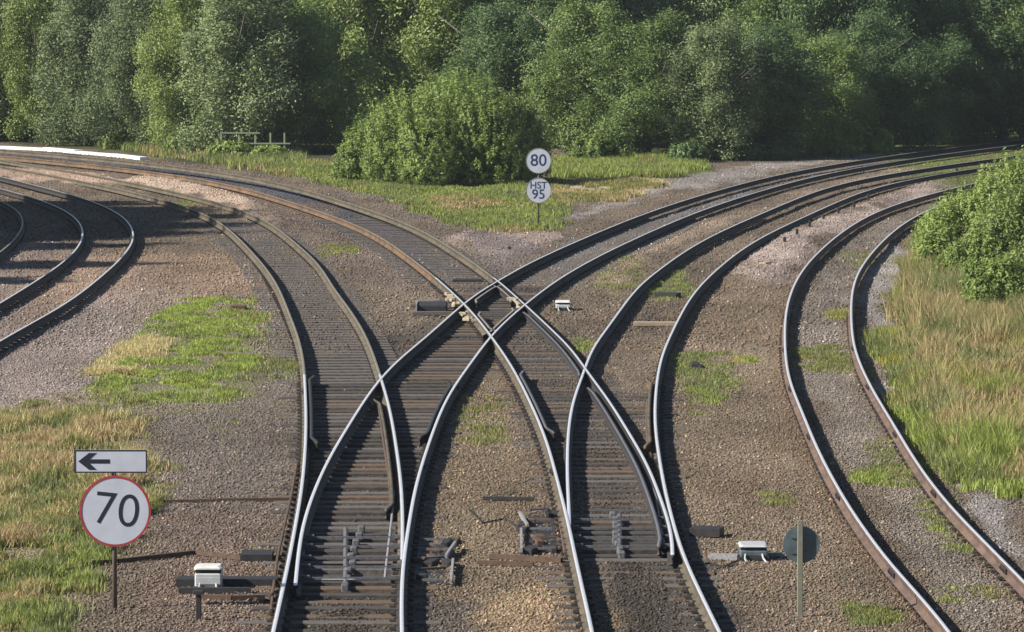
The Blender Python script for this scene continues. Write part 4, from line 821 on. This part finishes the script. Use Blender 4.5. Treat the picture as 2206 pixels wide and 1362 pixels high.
bush('round_bush', 835, 398, 240, 235, 'light green bush forming the left shoulder of the big dome left of the 80 sign', 'bush', 3, 3000, 22, .055)
bush('round_bush', 1100, 400, 190, 200, 'right bush of the big dome, directly behind the 80 sign', 'light', 4, 2600, 22, .055)
bush('round_bush', 965, 405, 440, 135, 'large rounded light green bush, the dome left of the 80 sign', 'bush', 14, 7000, 22, .055)
bush('shrub', 1285, 350, 110, 278, 'pale green shrub at the wood edge right of the 80 sign', 'bush', 5, 500)
bush('shrub', 1790, 338, 110, 285, 'small yellow green shrub before the dark trees on the right', 'bush', 6, 500)
bush('shrub', 1898, 330, 56, 272, 'narrow pale shrub standing above the right hand tracks', 'light', 7, 300)
for k, (x, b, w_, t_, lab) in enumerate([(30, 300, 110, 245, 'low shrub at the foot of the wood behind the left end of the white kerb'), (160, 306, 100, 262, 'low shrub at the foot of the wood behind the middle of the white kerb'),
   (270, 322, 100, 280, 'low leafy shrub above the last stretch of the white kerb'), (400, 334, 110, 275, 'yellow green shrub just right of the end of the white kerb'), (490, 342, 110, 300, 'shrub growing in front of the pale fence'), (580, 344, 90, 310, 'low shrub right of the pale fence before the dark gap'),
   (1480, 352, 110, 300, 'dark low shrub at the wood edge left of the pale stone shoulder'), (1620, 346, 100, 300, 'dark low shrub behind the pale stone shoulder')]):
    bush('shrub', x, b, w_, t_, lab, 'bush' if k < 6 else 'dark', 60+k, 500, 20, .08)
for k, (x, b, w_, t_, lab, mt) in enumerate([
 (2200, 560, 240, 320, 'tall bright bush at the right edge beyond the siding, farthest of the group', 'bush'), (2090, 560, 240, 410, 'bright green bush where the siding rails vanish', 'bush'),
 (2210, 640, 280, 400, 'bushy green shrub at the right edge in the middle of the bank', 'light'), (2110, 640, 190, 500, 'bright leafy bush nearest the siding on the right bank', 'bush'), (2260, 690, 240, 520, 'dark green shrub cut by the right edge above the tan grass', 'light'), (2075, 500, 110, 430, 'small bright bush tip hanging over the far end of the siding', 'bush'),
 (2030, 610, 130, 490, 'small light bush at the near left corner of the bush group on the right bank', 'bush'), (2160, 700, 200, 550, 'lowest bush of the right bank standing in the tan grass', 'bush')]):
    bush('bush', x, b, w_, t_, lab, mt, 80+k, 3000 if w_ > 150 else 1100, 22, .045)

# ---------------------------------------------------------------- thin summer haze
hz = MB(); hz.hexa([(-320, -30, -40), (320, -30, -40), (320, 420, -40), (-320, 420, -40), (-320, -30, 40), (320, -30, 40), (320, 420, 40), (-320, 420, 40)])
hm = bpy.data.materials.new('haze'); hm.use_nodes = True; t_ = hm.node_tree; t_.nodes.remove(t_.nodes['Principled BSDF'])
pv = t_.nodes.new('ShaderNodeVolumePrincipled'); pv.inputs['Color'].default_value = (.82, .9, 1, 1); pv.inputs['Density'].default_value = HAZE; pv.inputs['Anisotropy'].default_value = .2
t_.links.new(pv.outputs[0], t_.nodes['Material Output'].inputs['Volume'])
tag(hz.build('haze', hm), 'thin bluish summer haze over the far trees', 'haze', kind='stuff')
